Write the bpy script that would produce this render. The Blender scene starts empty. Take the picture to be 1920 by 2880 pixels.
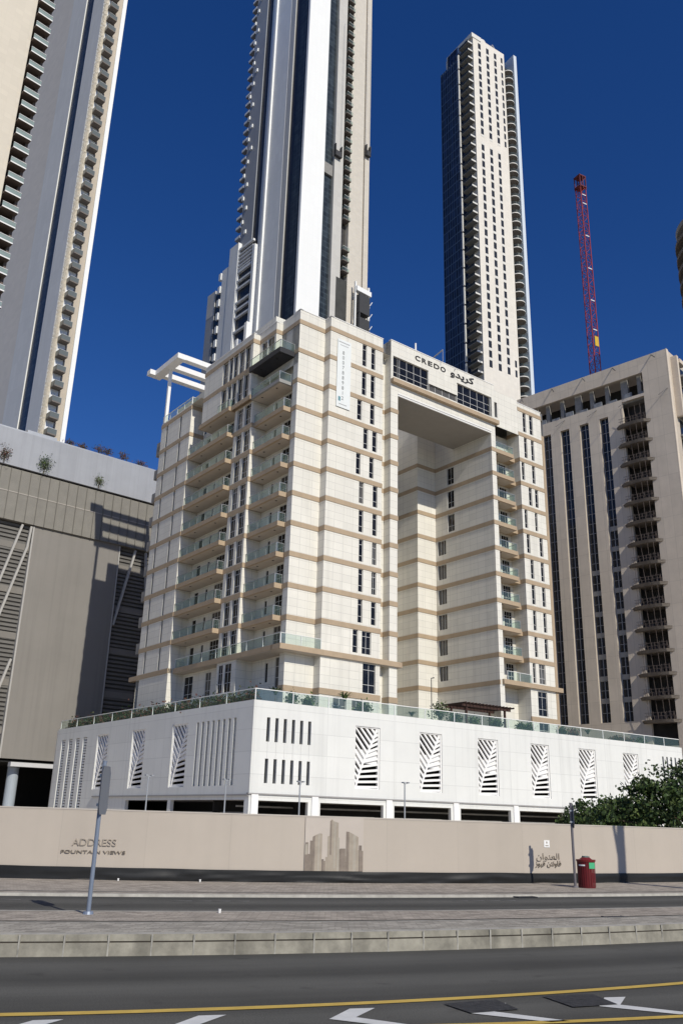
import bpy, math, random
from mathutils import Vector, Matrix, noise
random.seed(7)
R = math.radians
SC = bpy.context.scene
COL = SC.collection

# ------------------------------------------------------------------ camera, sky, sun, exposure
TH, RO, FL = R(19.55), R(1.4956), 2454.0            # pitch, roll, focal length (in photo pixels)
cam = bpy.data.objects.new('camera', bpy.data.cameras.new('camera')); COL.objects.link(cam)
F_ = Vector((0, math.cos(TH), math.sin(TH))); R_ = Vector((1, 0, 0)); U_ = Vector((0, -math.sin(TH), math.cos(TH)))
c_, s_ = math.cos(RO), math.sin(RO)
ex = c_ * R_ + s_ * U_; eu = -s_ * R_ + c_ * U_
cam.matrix_world = Matrix(((ex.x, eu.x, -F_.x, 0), (ex.y, eu.y, -F_.y, 0), (ex.z, eu.z, -F_.z, 2.0), (0, 0, 0, 1)))
cam.data.sensor_fit = 'VERTICAL'; cam.data.sensor_height = 36; cam.data.sensor_width = 24
cam.data.lens = FL / 2880 * 36
cam.data.clip_start = 0.1; cam.data.clip_end = 6000
SC.camera = cam

SUN_AZ, SUN_EL = 33.0, 36.0                          # to the right from straight behind the camera
wd = bpy.data.worlds.new('World'); SC.world = wd; wd.use_nodes = True
nt = wd.node_tree; bg = nt.nodes['Background']
sky = nt.nodes.new('ShaderNodeTexSky'); sky.sky_type = 'NISHITA'; sky.sun_disc = False
sky.sun_elevation = R(SUN_EL); sky.sun_rotation = R(180 - SUN_AZ)
sky.air_density = 0.9; sky.dust_density = 0.15; sky.ozone_density = 4.0; sky.altitude = 600
hsv = nt.nodes.new('ShaderNodeHueSaturation'); hsv.inputs['Saturation'].default_value = 1.27
hsv.inputs['Hue'].default_value = 0.515
nt.links.new(sky.outputs[0], hsv.inputs['Color']); nt.links.new(hsv.outputs[0], bg.inputs['Color'])
bg.inputs['Strength'].default_value = 0.094
sun = bpy.data.objects.new('sun', bpy.data.lights.new('sun', 'SUN')); COL.objects.link(sun)
sun.data.energy = 3.9; sun.data.angle = R(0.53); sun.data.color = (1.0, 0.95, 0.84)
sa, se = R(SUN_AZ), R(SUN_EL)
SUND = Vector((-math.sin(sa) * math.cos(se), math.cos(sa) * math.cos(se), -math.sin(se)))
sun.rotation_euler = SUND.to_track_quat('-Z', 'Y').to_euler()
SC.view_settings.view_transform = 'Standard'; SC.view_settings.look = 'None'
SC.view_settings.exposure = 0.0; SC.view_settings.gamma = 1.0
SC.render.engine = 'CYCLES'
SC.cycles.max_bounces = 6; SC.cycles.transparent_max_bounces = 12

# ------------------------------------------------------------------ materials
def lin(r, g, b):
    f = lambda c: (c / 255) / 12.92 if c / 255 <= 0.04045 else (((c / 255) + 0.055) / 1.055) ** 2.4
    return (f(r), f(g), f(b), 1)
MATS = {}
def mat(name, col, rough=0.7, var=0.06, nscale=0.6, metal=0.0, spec=0.3, joints=None, jdark=0.82, jsize=0.02, bump=0.0, coord='UV', streak=0.0, offset=0.0, jvar=0.03):
    if name in MATS: return MATS[name]
    m = bpy.data.materials.new(name); m.use_nodes = True; t = m.node_tree; N = t.nodes; L = t.links
    p = N['Principled BSDF']; p.inputs['Roughness'].default_value = rough; p.inputs['Metallic'].default_value = metal
    p.inputs['Specular IOR Level'].default_value = spec
    tc = N.new('ShaderNodeTexCoord')
    nz = N.new('ShaderNodeTexNoise'); nz.inputs['Scale'].default_value = nscale; nz.inputs['Detail'].default_value = 6
    nz.inputs['Roughness'].default_value = 0.65
    L.new(tc.outputs['Object'], nz.inputs['Vector'])
    ramp = N.new('ShaderNodeMapRange'); ramp.inputs['From Min'].default_value = 0.3; ramp.inputs['From Max'].default_value = 0.7
    ramp.inputs['To Min'].default_value = 1 - var; ramp.inputs['To Max'].default_value = 1 + var
    L.new(nz.outputs['Fac'], ramp.inputs['Value'])
    mul = N.new('ShaderNodeMix'); mul.data_type = 'RGBA'; mul.blend_type = 'MULTIPLY'; mul.inputs['Factor'].default_value = 1
    mul.inputs['A'].default_value = col if len(col) == 4 else (*col, 1)
    L.new(ramp.outputs[0], mul.inputs['B'])
    out = mul.outputs['Result']
    if streak:
        mp = N.new('ShaderNodeMapping'); mp.inputs['Scale'].default_value = (1.6, 1.6, 0.05)
        L.new(tc.outputs['Object'], mp.inputs['Vector'])
        n2 = N.new('ShaderNodeTexNoise'); n2.inputs['Scale'].default_value = 1.0; n2.inputs['Detail'].default_value = 5
        L.new(mp.outputs[0], n2.inputs['Vector'])
        r2 = N.new('ShaderNodeMapRange'); r2.inputs['From Min'].default_value = 0.5; r2.inputs['From Max'].default_value = 0.75
        r2.inputs['To Min'].default_value = 1; r2.inputs['To Max'].default_value = 1 - streak
        L.new(n2.outputs['Fac'], r2.inputs['Value'])
        m2 = N.new('ShaderNodeMix'); m2.data_type = 'RGBA'; m2.blend_type = 'MULTIPLY'; m2.inputs['Factor'].default_value = 1
        L.new(out, m2.inputs['A']); L.new(r2.outputs[0], m2.inputs['B']); out = m2.outputs['Result']
    if joints:
        br = N.new('ShaderNodeTexBrick'); br.offset = offset; br.squash = 1
        br.inputs['Scale'].default_value = 1; br.inputs['Brick Width'].default_value = joints[0]; br.inputs['Row Height'].default_value = joints[1]
        br.inputs['Mortar Size'].default_value = jsize; br.inputs['Mortar Smooth'].default_value = 0.1
        br.inputs['Color1'].default_value = (1, 1, 1, 1); k = 1 - jvar * 2; br.inputs['Color2'].default_value = (k, k, k, 1)
        br.inputs['Mortar'].default_value = (jdark, jdark, jdark, 1)
        L.new(tc.outputs[coord], br.inputs['Vector'])
        m3 = N.new('ShaderNodeMix'); m3.data_type = 'RGBA'; m3.blend_type = 'MULTIPLY'; m3.inputs['Factor'].default_value = 1
        L.new(out, m3.inputs['A']); L.new(br.outputs['Color'], m3.inputs['B']); out = m3.outputs['Result']
    L.new(out, p.inputs['Base Color'])
    if bump:
        b = N.new('ShaderNodeBump'); b.inputs['Strength'].default_value = bump; b.inputs['Distance'].default_value = 0.02
        n4 = N.new('ShaderNodeTexNoise'); n4.inputs['Scale'].default_value = 60; n4.inputs['Detail'].default_value = 4
        L.new(tc.outputs['Object'], n4.inputs['Vector'])
        L.new(n4.outputs['Fac'], b.inputs['Height']); L.new(b.outputs[0], p.inputs['Normal'])
    MATS[name] = m; return m
def glassy(name, tint, gloss=0.12):
    if name in MATS: return MATS[name]
    m = bpy.data.materials.new(name); m.use_nodes = True; t = m.node_tree; N = t.nodes; L = t.links
    N.remove(N['Principled BSDF']); o = N['Material Output']
    tr = N.new('ShaderNodeBsdfTransparent'); tr.inputs['Color'].default_value = (*tint, 1)
    gl = N.new('ShaderNodeBsdfGlossy'); gl.inputs['Roughness'].default_value = 0.04; gl.inputs['Color'].default_value = (0.85, 0.95, 0.92, 1)
    df = N.new('ShaderNodeBsdfDiffuse'); df.inputs['Color'].default_value = (0.55, 0.72, 0.64, 1)
    a = N.new('ShaderNodeMixShader'); a.inputs['Fac'].default_value = 0.03
    b = N.new('ShaderNodeMixShader'); b.inputs['Fac'].default_value = gloss
    L.new(tr.outputs[0], a.inputs[1]); L.new(df.outputs[0], a.inputs[2])
    L.new(a.outputs[0], b.inputs[1]); L.new(gl.outputs[0], b.inputs[2]); L.new(b.outputs[0], o.inputs['Surface'])
    MATS[name] = m; return m

M = dict(
 cream=mat('cream_cladding', (0.745, 0.715, 0.635), 0.55, 0.045, 0.35, joints=(1.25, 0.83), jdark=0.74, jsize=0.022, streak=0.10),
 tan=mat('tan_band', (0.42, 0.32, 0.215), 0.6, 0.07, 1.2, joints=(1.25, 5), jdark=0.85, jsize=0.015),
 white=mat('white_render', (0.71, 0.71, 0.675), 0.6, 0.035, 0.3, joints=(8.12, 1.93), jdark=0.84, jsize=0.035, streak=0.10),
 whitep=mat('white_paint', (0.80, 0.79, 0.765), 0.5, 0.03, 1.0),
 frame=mat('window_frame', (0.72, 0.71, 0.68), 0.4, 0.02, 1.0),
 pane=mat('dark_pane', (0.012, 0.012, 0.013), 0.06, 0.6, 0.9, spec=0.3),
 pane2=mat('bluish_pane', (0.018, 0.022, 0.03), 0.08, 0.5, 0.25, spec=0.4),
 curtain=mat('curtain_pane', (0.10, 0.095, 0.088), 0.2, 0.3, 0.9, spec=0.3),
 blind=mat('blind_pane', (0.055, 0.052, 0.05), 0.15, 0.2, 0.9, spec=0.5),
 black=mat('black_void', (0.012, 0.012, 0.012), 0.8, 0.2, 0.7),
 soffit=mat('soffit', (0.50, 0.44, 0.37), 0.8, 0.05, 0.8),
 darkbal=mat('dark_balcony', (0.03, 0.03, 0.034), 0.6, 0.1, 1.0),
 rail=mat('rail_metal', (0.74, 0.74, 0.72), 0.35, 0.03, 2.0),
 sign=mat('sign_letter', (0.02, 0.018, 0.016), 0.5, 0.05, 2.0),
 brown=mat('letter_brown', (0.225, 0.19, 0.15), 0.6, 0.05, 2.0),
 letpale=mat('letter_taupe', (0.335, 0.29, 0.24), 0.6, 0.05, 2.0),
 concrete=mat('raw_concrete', (0.26, 0.25, 0.235), 0.85, 0.18, 1.5),
 steel=mat('galvanised', (0.40, 0.41, 0.42), 0.4, 0.06, 3.0, metal=0.5),
)
GLASS = glassy('rail_glass', (0.90, 0.95, 0.925), 0.035)

# ------------------------------------------------------------------ mesh building
class MB:
    def __init__(s): s.v = []; s.f = []; s.m = []; s.uv = []
    def quad(s, pts, mi=0, uv=None):
        n = len(s.v); s.v += [tuple(p) for p in pts]; s.f.append(tuple(range(n, n + len(pts)))); s.m.append(mi)
        s.uv.append(uv if uv else [(0, 0)] * len(pts))
    def fbox(s, F, s0, s1, z0, z1, o0, o1, mi=0):
        P = F.p
        a = [P(s0, z0, o0), P(s1, z0, o0), P(s1, z0, o1), P(s0, z0, o1), P(s0, z1, o0), P(s1, z1, o0), P(s1, z1, o1), P(s0, z1, o1)]
        S = F.off
        s.quad([a[3], a[2], a[6], a[7]], mi, [(S + s0, z0), (S + s1, z0), (S + s1, z1), (S + s0, z1)])
        s.quad([a[1], a[0], a[4], a[5]], mi, [(S + s1, z0), (S + s0, z0), (S + s0, z1), (S + s1, z1)])
        s.quad([a[2], a[1], a[5], a[6]], mi, [(o1, z0), (o0, z0), (o0, z1), (o1, z1)])
        s.quad([a[0], a[3], a[7], a[4]], mi, [(o0, z0), (o1, z0), (o1, z1), (o0, z1)])
        s.quad([a[7], a[6], a[5], a[4]], mi, [(s0, o1), (s1, o1), (s1, o0), (s0, o0)])
        s.quad([a[0], a[1], a[2], a[3]], mi, [(s0, o0), (s1, o0), (s1, o1), (s0, o1)])
    def box(s, x0, x1, y0, y1, z0, z1, mi=0):
        s.fbox(XY, x0, x1, z0, z1, -y1, -y0, mi)
    def tube(s, p, q, r0, r1=None, n=8, mi=0, caps=True):
        p, q = Vector(p), Vector(q); r1 = r0 if r1 is None else r1
        d = (q - p).normalized(); a = d.orthogonal().normalized(); b = d.cross(a)
        A = [p + (a * math.cos(t) + b * math.sin(t)) * r0 for t in [2 * math.pi * i / n for i in range(n)]]
        B = [q + (a * math.cos(t) + b * math.sin(t)) * r1 for t in [2 * math.pi * i / n for i in range(n)]]
        for i in range(n):
            j = (i + 1) % n; s.quad([A[i], A[j], B[j], B[i]], mi)
        if caps: s.quad(A[::-1], mi); s.quad(B, mi)
    def bar(s, p, q, w, h=None, mi=0, up=(0, 0, 1)):
        p, q = Vector(p), Vector(q); h = w if h is None else h
        d = (q - p).normalized(); u = Vector(up)
        if abs(d.dot(u)) > 0.98: u = Vector((1, 0, 0))
        a = d.cross(u).normalized(); b = a.cross(d)
        c = [(-w / 2, -h / 2), (w / 2, -h / 2), (w / 2, h / 2), (-w / 2, h / 2)]
        A = [p + a * x + b * y for x, y in c]; B = [q + a * x + b * y for x, y in c]
        for i in range(4):
            j = (i + 1) % 4; s.quad([A[i], A[j], B[j], B[i]], mi)
        s.quad(A[::-1], mi); s.quad(B, mi)
    def wall(s, F, s0, s1, z0, z1, holes=(), depth=0.2, mi=0, ri=None):
        ri = mi if ri is None else ri
        hs = [(max(a, s0), min(b, s1), max(c, z0), min(d, z1)) for a, b, c, d in holes]
        xs = sorted({round(v, 4) for v in [s0, s1] + [h[0] for h in hs] + [h[1] for h in hs]})
        P = F.p
        for a, b in zip(xs, xs[1:]):
            m = (a + b) / 2; blk = sorted((h[2], h[3]) for h in hs if h[0] < m < h[1]); z = z0
            for c, d in blk + [(z1, z1)]:
                if c > z + 1e-4: s.quad([P(a, z, 0), P(b, z, 0), P(b, c, 0), P(a, c, 0)], mi, [(F.off + a, z), (F.off + b, z), (F.off + b, c), (F.off + a, c)])
                z = max(z, d)
        for a, b, c, d in hs:
            for (x0, y0, x1, y1) in ((a, c, a, d), (b, d, b, c), (a, d, b, d), (b, c, a, c)):
                s.quad([P(x0, y0, 0), P(x1, y1, 0), P(x1, y1, -depth), P(x0, y0, -depth)], ri)
    def build(s, name, mats, parent=None, loc=None, smooth=False):
        me = bpy.data.meshes.new(name); me.from_pydata(s.v, [], s.f)
        for m in (mats if isinstance(mats, (list, tuple)) else [mats]): me.materials.append(m)
        me.polygons.foreach_set('material_index', s.m)
        if smooth: me.polygons.foreach_set('use_smooth', [True] * len(s.f))
        ul = me.uv_layers.new(name='UVMap'); flat = [c for u in s.uv for p in u for c in p]; ul.data.foreach_set('uv', flat)
        me.update(); return link(name, me, parent, loc)
def link(name, me, parent=None, loc=None):
    o = bpy.data.objects.new(name, me); COL.objects.link(o)
    if parent: o.parent = parent
    if loc: o.location = loc
    return o
def inst(src, parent, loc=(0, 0, 0), rz=0.0):          # a copy with copies of its children
    o = src.copy(); COL.objects.link(o); o.parent = parent; o.location = loc
    if rz: o.rotation_euler = (0, 0, rz)
    for ch in list(src.children):
        d = ch.copy(); COL.objects.link(d); d.parent = o
    return o
class Fac:                                             # facade frame: p0 (x,y), direction d, outward normal n = d turned clockwise
    def __init__(s, p0, p1=None, d=None, off=0.0):
        s.p0 = Vector(p0[:2]); s.d = (Vector(p1[:2]) - s.p0) if p1 is not None else Vector(d[:2])
        s.len = s.d.length; s.d = s.d.normalized(); s.n = Vector((s.d.y, -s.d.x)); s.off = off
    def p(s, a, z, o=0.0):
        q = s.p0 + s.d * a + s.n * o; return (q.x, q.y, z)
XY = Fac((0, 0), d=(1, 0))
def H(az): return Vector((math.sin(R(az)), math.cos(R(az))))
def pol(az, D): return H(az) * D
def thing(name, label, cat, loc=(0, 0, 0), az=90.0, group=None):
    o = bpy.data.objects.new(name, None); COL.objects.link(o); o.empty_display_size = 0.5
    o.location = (loc[0], loc[1], loc[2] if len(loc) > 2 else 0); o.rotation_euler = (0, 0, R(90 - az))
    return tag(o, label, cat, group)
def tag(o, label=None, cat=None, group=None, kind=None):
    if label: o['label'] = label
    if cat: o['category'] = cat
    if group: o['group'] = group
    if kind: o['kind'] = kind
    return o
CAM = Vector((0, 0, 2))
def windows(root, specs, name='window', frame=None, limit=100, frame_w=0.06, pane=None):
    """specs: (Fac, s0, s1, z0, z1, recess, columns, transom fractions, pane)"""
    frame = frame or M['frame']
    rot = Matrix.Rotation(root.rotation_euler.z, 3, 'Z')
    def size(w):
        F, a, b, c, d = w[:5]; q = rot @ Vector(F.p((a + b) / 2, (c + d) / 2)) + root.location - CAM
        n = rot @ Vector((F.n.x, F.n.y, 0)); f = max(0.02, -n.dot(q.normalized()))
        return -(b - a) * (d - c) * f / q.length_squared
    specs = sorted(specs, key=size); rest = None
    for i, w in enumerate(specs):
        F, a, b, c, d, rec, nc, tr = w[:8]; pm = w[8] if len(w) > 8 else (pane or M['pane'])
        if pm is M['pane'] and random.random() < 0.14: pm = M['curtain']
        if i < limit: fm, gm = MB(), MB()
        else:
            rest = rest or (MB(), MB()); fm, gm = rest
        o0, o1 = -rec, -rec + 0.06; t = frame_w
        fm.fbox(F, a, a + t, c, d, o0, o1); fm.fbox(F, b - t, b, c, d, o0, o1)
        fm.fbox(F, a + t, b - t, c, c + t, o0, o1); fm.fbox(F, a + t, b - t, d - t, d, o0, o1)
        for k in range(1, nc):
            x = a + (b - a) * k / nc; fm.fbox(F, x - t / 2, x + t / 2, c + t, d - t, o0, o1 - 0.003)
        for q in tr:
            z = c + (d - c) * q; fm.fbox(F, a + t, b - t, z - t / 2, z + t / 2, o0, o1 - 0.006)
        gm.fbox(F, a + t * .5, b - t * .5, c + t * .5, d - t * .5, o0 + 0.012, o0 + 0.03)
        if i < limit:
            f = fm.build(name, frame, root); gm.build('glass', pm, f)
    if rest:
        f = tag(rest[0].build(name, frame, root), kind='stuff'); rest[1].build('glass', pane or M['pane'], f)

ARIAL = None
def text_mesh(txt, size, extrude=0.02, bold=0.0):
    cu = bpy.data.curves.new('letters', 'FONT'); cu.body = txt; cu.size = size; cu.extrude = extrude; cu.offset = bold; cu.align_x = 'CENTER'
    o = bpy.data.objects.new('letters', cu); COL.objects.link(o)
    dg = bpy.context.evaluated_depsgraph_get(); dg.update()
    me = bpy.data.meshes.new_from_object(o.evaluated_get(dg)); bpy.data.objects.remove(o); return me
def letters(txt, size, F, s, z, o, mt, parent=None, name='lettering', bold=0.0, width=None):
    cu_me = text_mesh(txt, size, 0.02, bold)
    if width:
        xs = [v.co.x for v in cu_me.vertices]; k = width / max(1e-6, max(xs) - min(xs)); mid = (max(xs) + min(xs)) / 2
        for v in cu_me.vertices: v.co.x = (v.co.x - mid) * k
    for v in cu_me.vertices:
        x, y, zz = v.co; v.co = F.p(s + x, z + y, o + zz)
    cu_me.materials.clear(); cu_me.materials.append(mt); cu_me.update()
    return link(name, cu_me, parent)

# ------------------------------------------------------------------ the cream apartment building on its white podium
O = Vector((-5.225, 85.841)); AU = 52.58
apt = thing('apartment_building', 'cream apartment building with tan bands and open gateway, on a white podium', 'building', (O.x, O.y, 0), AU)
ZB = [20.95 + 3.33 * k for k in range(9)] + [51.35, 55.0]; BT = 0.53
FLO = [18.25] + [z + BT for z in ZB]
seg = {}
def S_(n, a, b): seg[n] = Fac(a, b); return seg[n]
S_('A', (0, 0), (3.56, 0)); S_('Ar', (3.56, 0), (3.56, -1.08)); S_('B', (3.56, -1.08), (11.35, -1.08)); S_('Br', (11.35, -1.08), (11.35, 0))
S_('slot', (11.35, 0), (12.63, 0)); S_('Cl', (12.63, 0), (12.63, -1.08)); S_('C', (12.63, -1.08), (13.75, -1.08)); S_('Ci', (13.75, -1.08), (13.75, 16))
S_('back', (13.75, 16), (26.5, 16)); S_('El', (26.5, 16), (26.5, 9.4)); S_('E', (26.5, 9.4), (29.8, 9.4)); S_('D', (29.8, 9.4), (29.8, -1.08))
S_('Df', (29.8, -1.08), (30.6, -1.08)); S_('Dr', (30.6, -1.08), (30.6, 1.0)); S_('Rb', (30.6, 1.0), (35.2, 1.0)); S_('Fl', (35.2, 1.0), (35.2, -1.08))
S_('F', (35.2, -1.08), (39.9, -1.08)); S_('end', (40.3, -1.08), (40.3, 29)); S_('rear', (40.3, 29), (-2.1, 29))
S_('lbe', (-2.1, 29), (-2.1, 20.7)); S_('fin2', (-2.1, 20.7), (-0.1, 20.7)); S_('bay2', (-0.1, 20.7), (-0.1, 11.0)); S_('b2e', (-0.1, 11.0), (-1.25, 11.0))
S_('sec2', (-1.25, 11.0), (-1.25, 7.1)); S_('fin1', (-1.25, 7.1), (0.75, 7.1)); S_('bay1', (0.75, 7.1), (0.75, 0.9)); S_('b1e', (0.75, 0.9), (0, 0.9)); S_('L0', (0, 0.9), (0, 0))
Z0 = 11.9
W_ = []                                              # window specs
holes = {k: [] for k in seg}
def win(k, s0, s1, z0, z1, nc=1, tr=(0.28, 0.78), rec=0.18, pane=None):
    holes[k].append((s0, s1, z0, z1)); W_.append((seg[k], s0, s1, z0, z1, rec, nc, tr) + ((pane,) if pane else ()))
# front, left part (B): columns per floor, u measured from the photo
Bw = {0: [(7.64, 8.32, 1), (8.86, 10.1, 2)], 1: [(8.24, 8.86, 1), (10.06, 10.72, 1)], 2: [(8.24, 8.86, 1), (10.06, 10.7, 2)], 3: [(8.24, 8.82, 1), (10.09, 10.7, 2)],
      4: [(8.13, 8.76, 1), (10.08, 10.72, 1)], 5: [(8.1, 8.76, 1), (10.08, 10.76, 1)], 6: [(7.6, 8.24, 1), (9.51, 10.15, 1)], 7: [(8.6, 9.25, 1), (9.9, 10.57, 1)],
      8: [(7.62, 8.28, 1), (9.52, 10.18, 1)], 9: [(8.24, 8.88, 1), (9.54, 10.19, 1)], 10: [(8.25, 8.87, 1), (9.58, 10.2, 1)]}
Fw = {0: [(35.8, 36.3, 1), (36.94, 38.12, 2)], 1: [(36.35, 36.9, 1), (38.25, 38.85, 1)], 2: [(36.33, 36.92, 1), (38.28, 38.86, 1)], 3: [(36.32, 36.95, 1), (38.3, 38.92, 1)],
      4: [(36.34, 36.94, 1), (38.31, 38.92, 1)], 5: [(35.83, 36.43, 1), (38.33, 38.95, 1)], 6: [(35.64, 36.2, 1), (37.66, 38.16, 1)], 7: [(36.68, 37.3, 1), (37.92, 38.56, 1)],
      8: [(35.52, 36.08, 1), (37.58, 38.17, 1)], 9: [(36.22, 36.83, 1), (37.63, 38.22, 1)], 10: [(36.17, 36.8, 1), (37.5, 38.2, 1)]}
for f in range(11):
    zt = ZB[f] - 0.02; zb = FLO[f] + 0.28
    for a, b, n in Bw[f]: win('B', a - 3.56, b - 3.56, zb, zt, n)
    for a, b, n in Fw[f]: win('F', a - 35.2, b - 35.2, zb, zt, n)
    if f in (0, 1, 2, 3, 4, 5): win('D', 9.4 - 9.05, 9.4 - 7.5, FLO[f] + 0.75, ZB[f] - 0.05, 3, (), pane=M['blind'])
    elif f <= 9 and f < 9: win('D', 9.4 - 7.1, 9.4 - 5.85, FLO[f] + 0.3, ZB[f] - 0.1, 2, (0.33,))
    if f < 9:                                         # balcony doors and small windows on the left side
        win('bay1', 7.1 - 3.4, 7.1 - 2.1, FLO[f] + 0.05, FLO[f] + 2.55, 2, (0.42, 0.75), 0.1)
        win('bay1', 7.1 - 5.4, 7.1 - 4.95, FLO[f] + 0.9, FLO[f] + 2.4, 1, (), 0.1)
        win('bay2', 20.7 - 15.0, 20.7 - 13.1, FLO[f] + 0.05, FLO[f] + 2.55, 3, (0.42, 0.75), 0.1)
        win('bay2', 20.7 - 19.6, 20.7 - 18.7, FLO[f] + 0.05, FLO[f] + 2.4, 1, (), 0.1)
        win('bay2', 20.7 - 17.0, 20.7 - 16.5, FLO[f] + 0.6, FLO[f] + 2.4, 1, (), 0.1)
    if f < 10:
        win('sec2', 11.0 - 8.7, 11.0 - 7.45, FLO[f] + 0.1, ZB[f] - 0.03, 2, (0.3, 0.8), 0.22)
        win('sec2', 11.0 - 10.4, 11.0 - 9.2, FLO[f] + 0.1, ZB[f] - 0.03, 2, (0.3, 0.8), 0.22)
    if f < 9:                                         # doors behind the right balconies
        win('Rb', 0.9, 2.0, FLO[f] + 0.05, FLO[f] + 2.6, 2, (0.4, 0.78), 0.1)
        win('Rb', 2.75, 4.1, FLO[f] + 0.05, FLO[f] + 2.6, 3, (0.4, 0.78), 0.1)
    if f < 10 and f > 0 or f == 0:                    # narrow lit niches on the left block
        if f < 10:
            j = ((f * 37) % 5 - 2) * 0.06
            for a in (27.0 + j, 23.15 + j):
                holes['lbe'].append((29 - a - 0.48, 29 - a, FLO[f] + 0.02, ZB[f] - 0.02)); W_.append((seg['lbe'], 29 - a - 0.46, 29 - a - 0.02, FLO[f] + 0.04, ZB[f] - 0.04, 0.34, 1, (0.5,)))
win('B', 9.05 - 3.56, 10.78 - 3.56, 14.55, 17.6, 2); win('F', 36.5 - 35.2, 38.2 - 35.2, 14.65, 17.55, 2)
win('B', 5.3 - 3.56, 7.0 - 3.56, 12.1, 13.75, 2, (0.5,)); win('B', 7.7 - 3.56, 9.0 - 3.56, 12.1, 13.7, 2, (0.5,)); win('F', 36.5 - 35.2, 38.3 - 35.2, 12.1, 13.8, 2, (0.5,))
win('bay1', 7.1 - 2.7, 7.1 - 1.5, 14.5, 17.55, 2, (0.33, 0.7), 0.1); win('bay1', 7.1 - 4.6, 7.1 - 4.1, 15.2, 17.2, 1, (), 0.1)
for a, b in ((8.0, 9.3), (9.7, 10.6)): win('sec2', 11 - b, 11 - a, 14.4, 17.4, 2, (0.33, 0.7), 0.1)
for a, b in ((11.9, 12.9), (14.2, 15.4), (18.3, 20.3)): win('bay2', 20.7 - b, 20.7 - a, 14.3, 17.3, 2, (0.33, 0.7), 0.1)
holes['lbe'].append((-0.01, 0.85, 13.8, 17.6))
holes['sec2'] = [h for h in holes['sec2'] if h[3] < 48.2]; W_ = [w for w in W_ if not (w[0] is seg['sec2'] and w[4] > 48.2)]
tops = dict(A=56.8, Ar=56.8, B=56.8, Br=56.8, slot=55.2, Cl=57.2, C=50.0, Ci=55.0, back=56, El=56, E=56, D=55.5, Df=50, Dr=51.35, Rb=51.35, Fl=56, F=56.1, end=56.1, rear=50, lbe=52.1, fin2=52.1, bay2=48.2, b2e=48.2, sec2=48.2, fin1=52, bay1=52, b1e=56.8, L0=56.8)
wl = MB()
for k, F in seg.items(): wl.wall(F, 0, F.len, Z0, tops[k], holes[k], 0.35 if k == 'lbe' else 0.22)
# gateway beam
bm_ = Fac((12.63, -1.08), (35.2, -1.08)); bh = [(0.35, 6.15, 52.42, 55.2), (6.2, 11.05, 52.47, 53.42), (11.1, 17.45, 52.42, 55.25)]
for a, b, c, d in bh: pass
wl.wall(bm_, 0, 17.97, 50.0, 57.2, bh, 0.3); wl.wall(bm_, 17.97, 22.57, 51.35, 56.5, [(17.98, 18.5, 52.6, 54.8)], 0.5)
W_.append((bm_, 0.35, 6.15, 52.42, 55.2, 0.25, 5, (0.26, 0.58))); W_.append((bm_, 6.2, 11.05, 52.47, 53.42, 0.25, 4, ())); W_.append((bm_, 11.1, 17.45, 52.42, 55.25, 0.25, 5, (0.26, 0.58)))
wl.fbox(bm_, 6.1, 11.2, 53.42, 55.05, -0.3, -0.02)                        # wall between the two window bands, set back under a shadow gap
for x0, x1, y0, y1, z in ((0, 12.63, 0.02, 29, 55.0), (30.6, 40.3, 1.0, 29, 55.0), (12.63, 30.6, -1.06, 5.9, 56.6), (13.75, 30.6, 16, 29, 55), (26.5, 30.6, 9.4, 16, 55), (30.6, 35.2, -1.06, 1, 55.0), (35.2, 40.3, -1.06, 1, 55.0), (3.56, 12.6, -1.06, 0, 55.0), (-2.1, 0.75, 18.4, 29, 52.05)):
    wl.quad([(x0, y0, z), (x1, y0, z), (x1, y1, z), (x0, y1, z)])
wl.quad([(12.63, 5.9, 50), (30.6, 5.9, 50), (30.6, 5.9, 56.6), (12.63, 5.9, 56.6)]); wl.quad([(30.6, -1.08, 50), (30.6, 5.9, 50), (30.6, 5.9, 56.6), (30.6, -1.08, 56.6)])
wl.quad([(12.63, -1.08, 55), (12.63, 5.9, 55), (12.63, 5.9, 57.2), (12.63, -1.08, 57.2)]); wl.quad([(0, 0, 55), (0, 29, 55), (0, 29, 50), (0, 0, 50)])
wl.quad([(0.75, 0.9, 52), (0.75, 29, 52), (0.75, 29, 55), (0.75, 0.9, 55)])
# upper storeys over the left bays
blk2 = Fac((-0.85, 6.95), (-0.85, 3.5)); blk2e = Fac((-0.85, 3.5), (0, 3.5)); blk3 = Fac((-1.75, 18.35), (-1.75, 6.95)); blk3e = Fac((-1.75, 6.95), (-0.85, 6.95)); blk3b = Fac((0.75, 18.35), (-1.75, 18.35))
L0u = Fac((0, 3.5), (0, 0.9))
wl.wall(L0u, 0, 2.6, 51.35, 56.8, [(0.9, 2.1, 52.3, 54.9)], 0.15); W_.append((L0u, 0.9, 2.1, 52.3, 54.9, 0.1, 2, (0.35, 0.7)))
wl.wall(blk2, 0, 3.45, 51.35, 56.5, [(0.55, 1.55, 52.2, 54.9), (1.8, 3.1, 52.2, 54.9)], 0.2)
for a, c in ((0.55, 1.55), (1.8, 3.1)): W_.append((blk2, a, c, 52.2, 54.9, 0.15, 2, (0.4,)))
wl.wall(blk2e, 0, 0.85, 51.35, 56.6)
b3h = [(18.35 - c, 18.35 - a, z0, z1) for a, c in ((12.6, 13.8), (11.5, 12.3), (10.3, 11.3), (8.85, 10.0), (7.5, 8.6)) for z0, z1 in ((48.2, 51.33), (51.95, 54.95))]
wl.wall(blk3, 0, 11.4, 48.12, 56.2, b3h, 0.3)
for h in b3h: W_.append((blk3, h[0], h[1], h[2], h[3], 0.25, 2, (0.35,)))
wl.wall(blk3e, 0, 0.9, 48.12, 56.2); wl.wall(blk3b, 0, 2.5, 48.12, 56.2)
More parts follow.
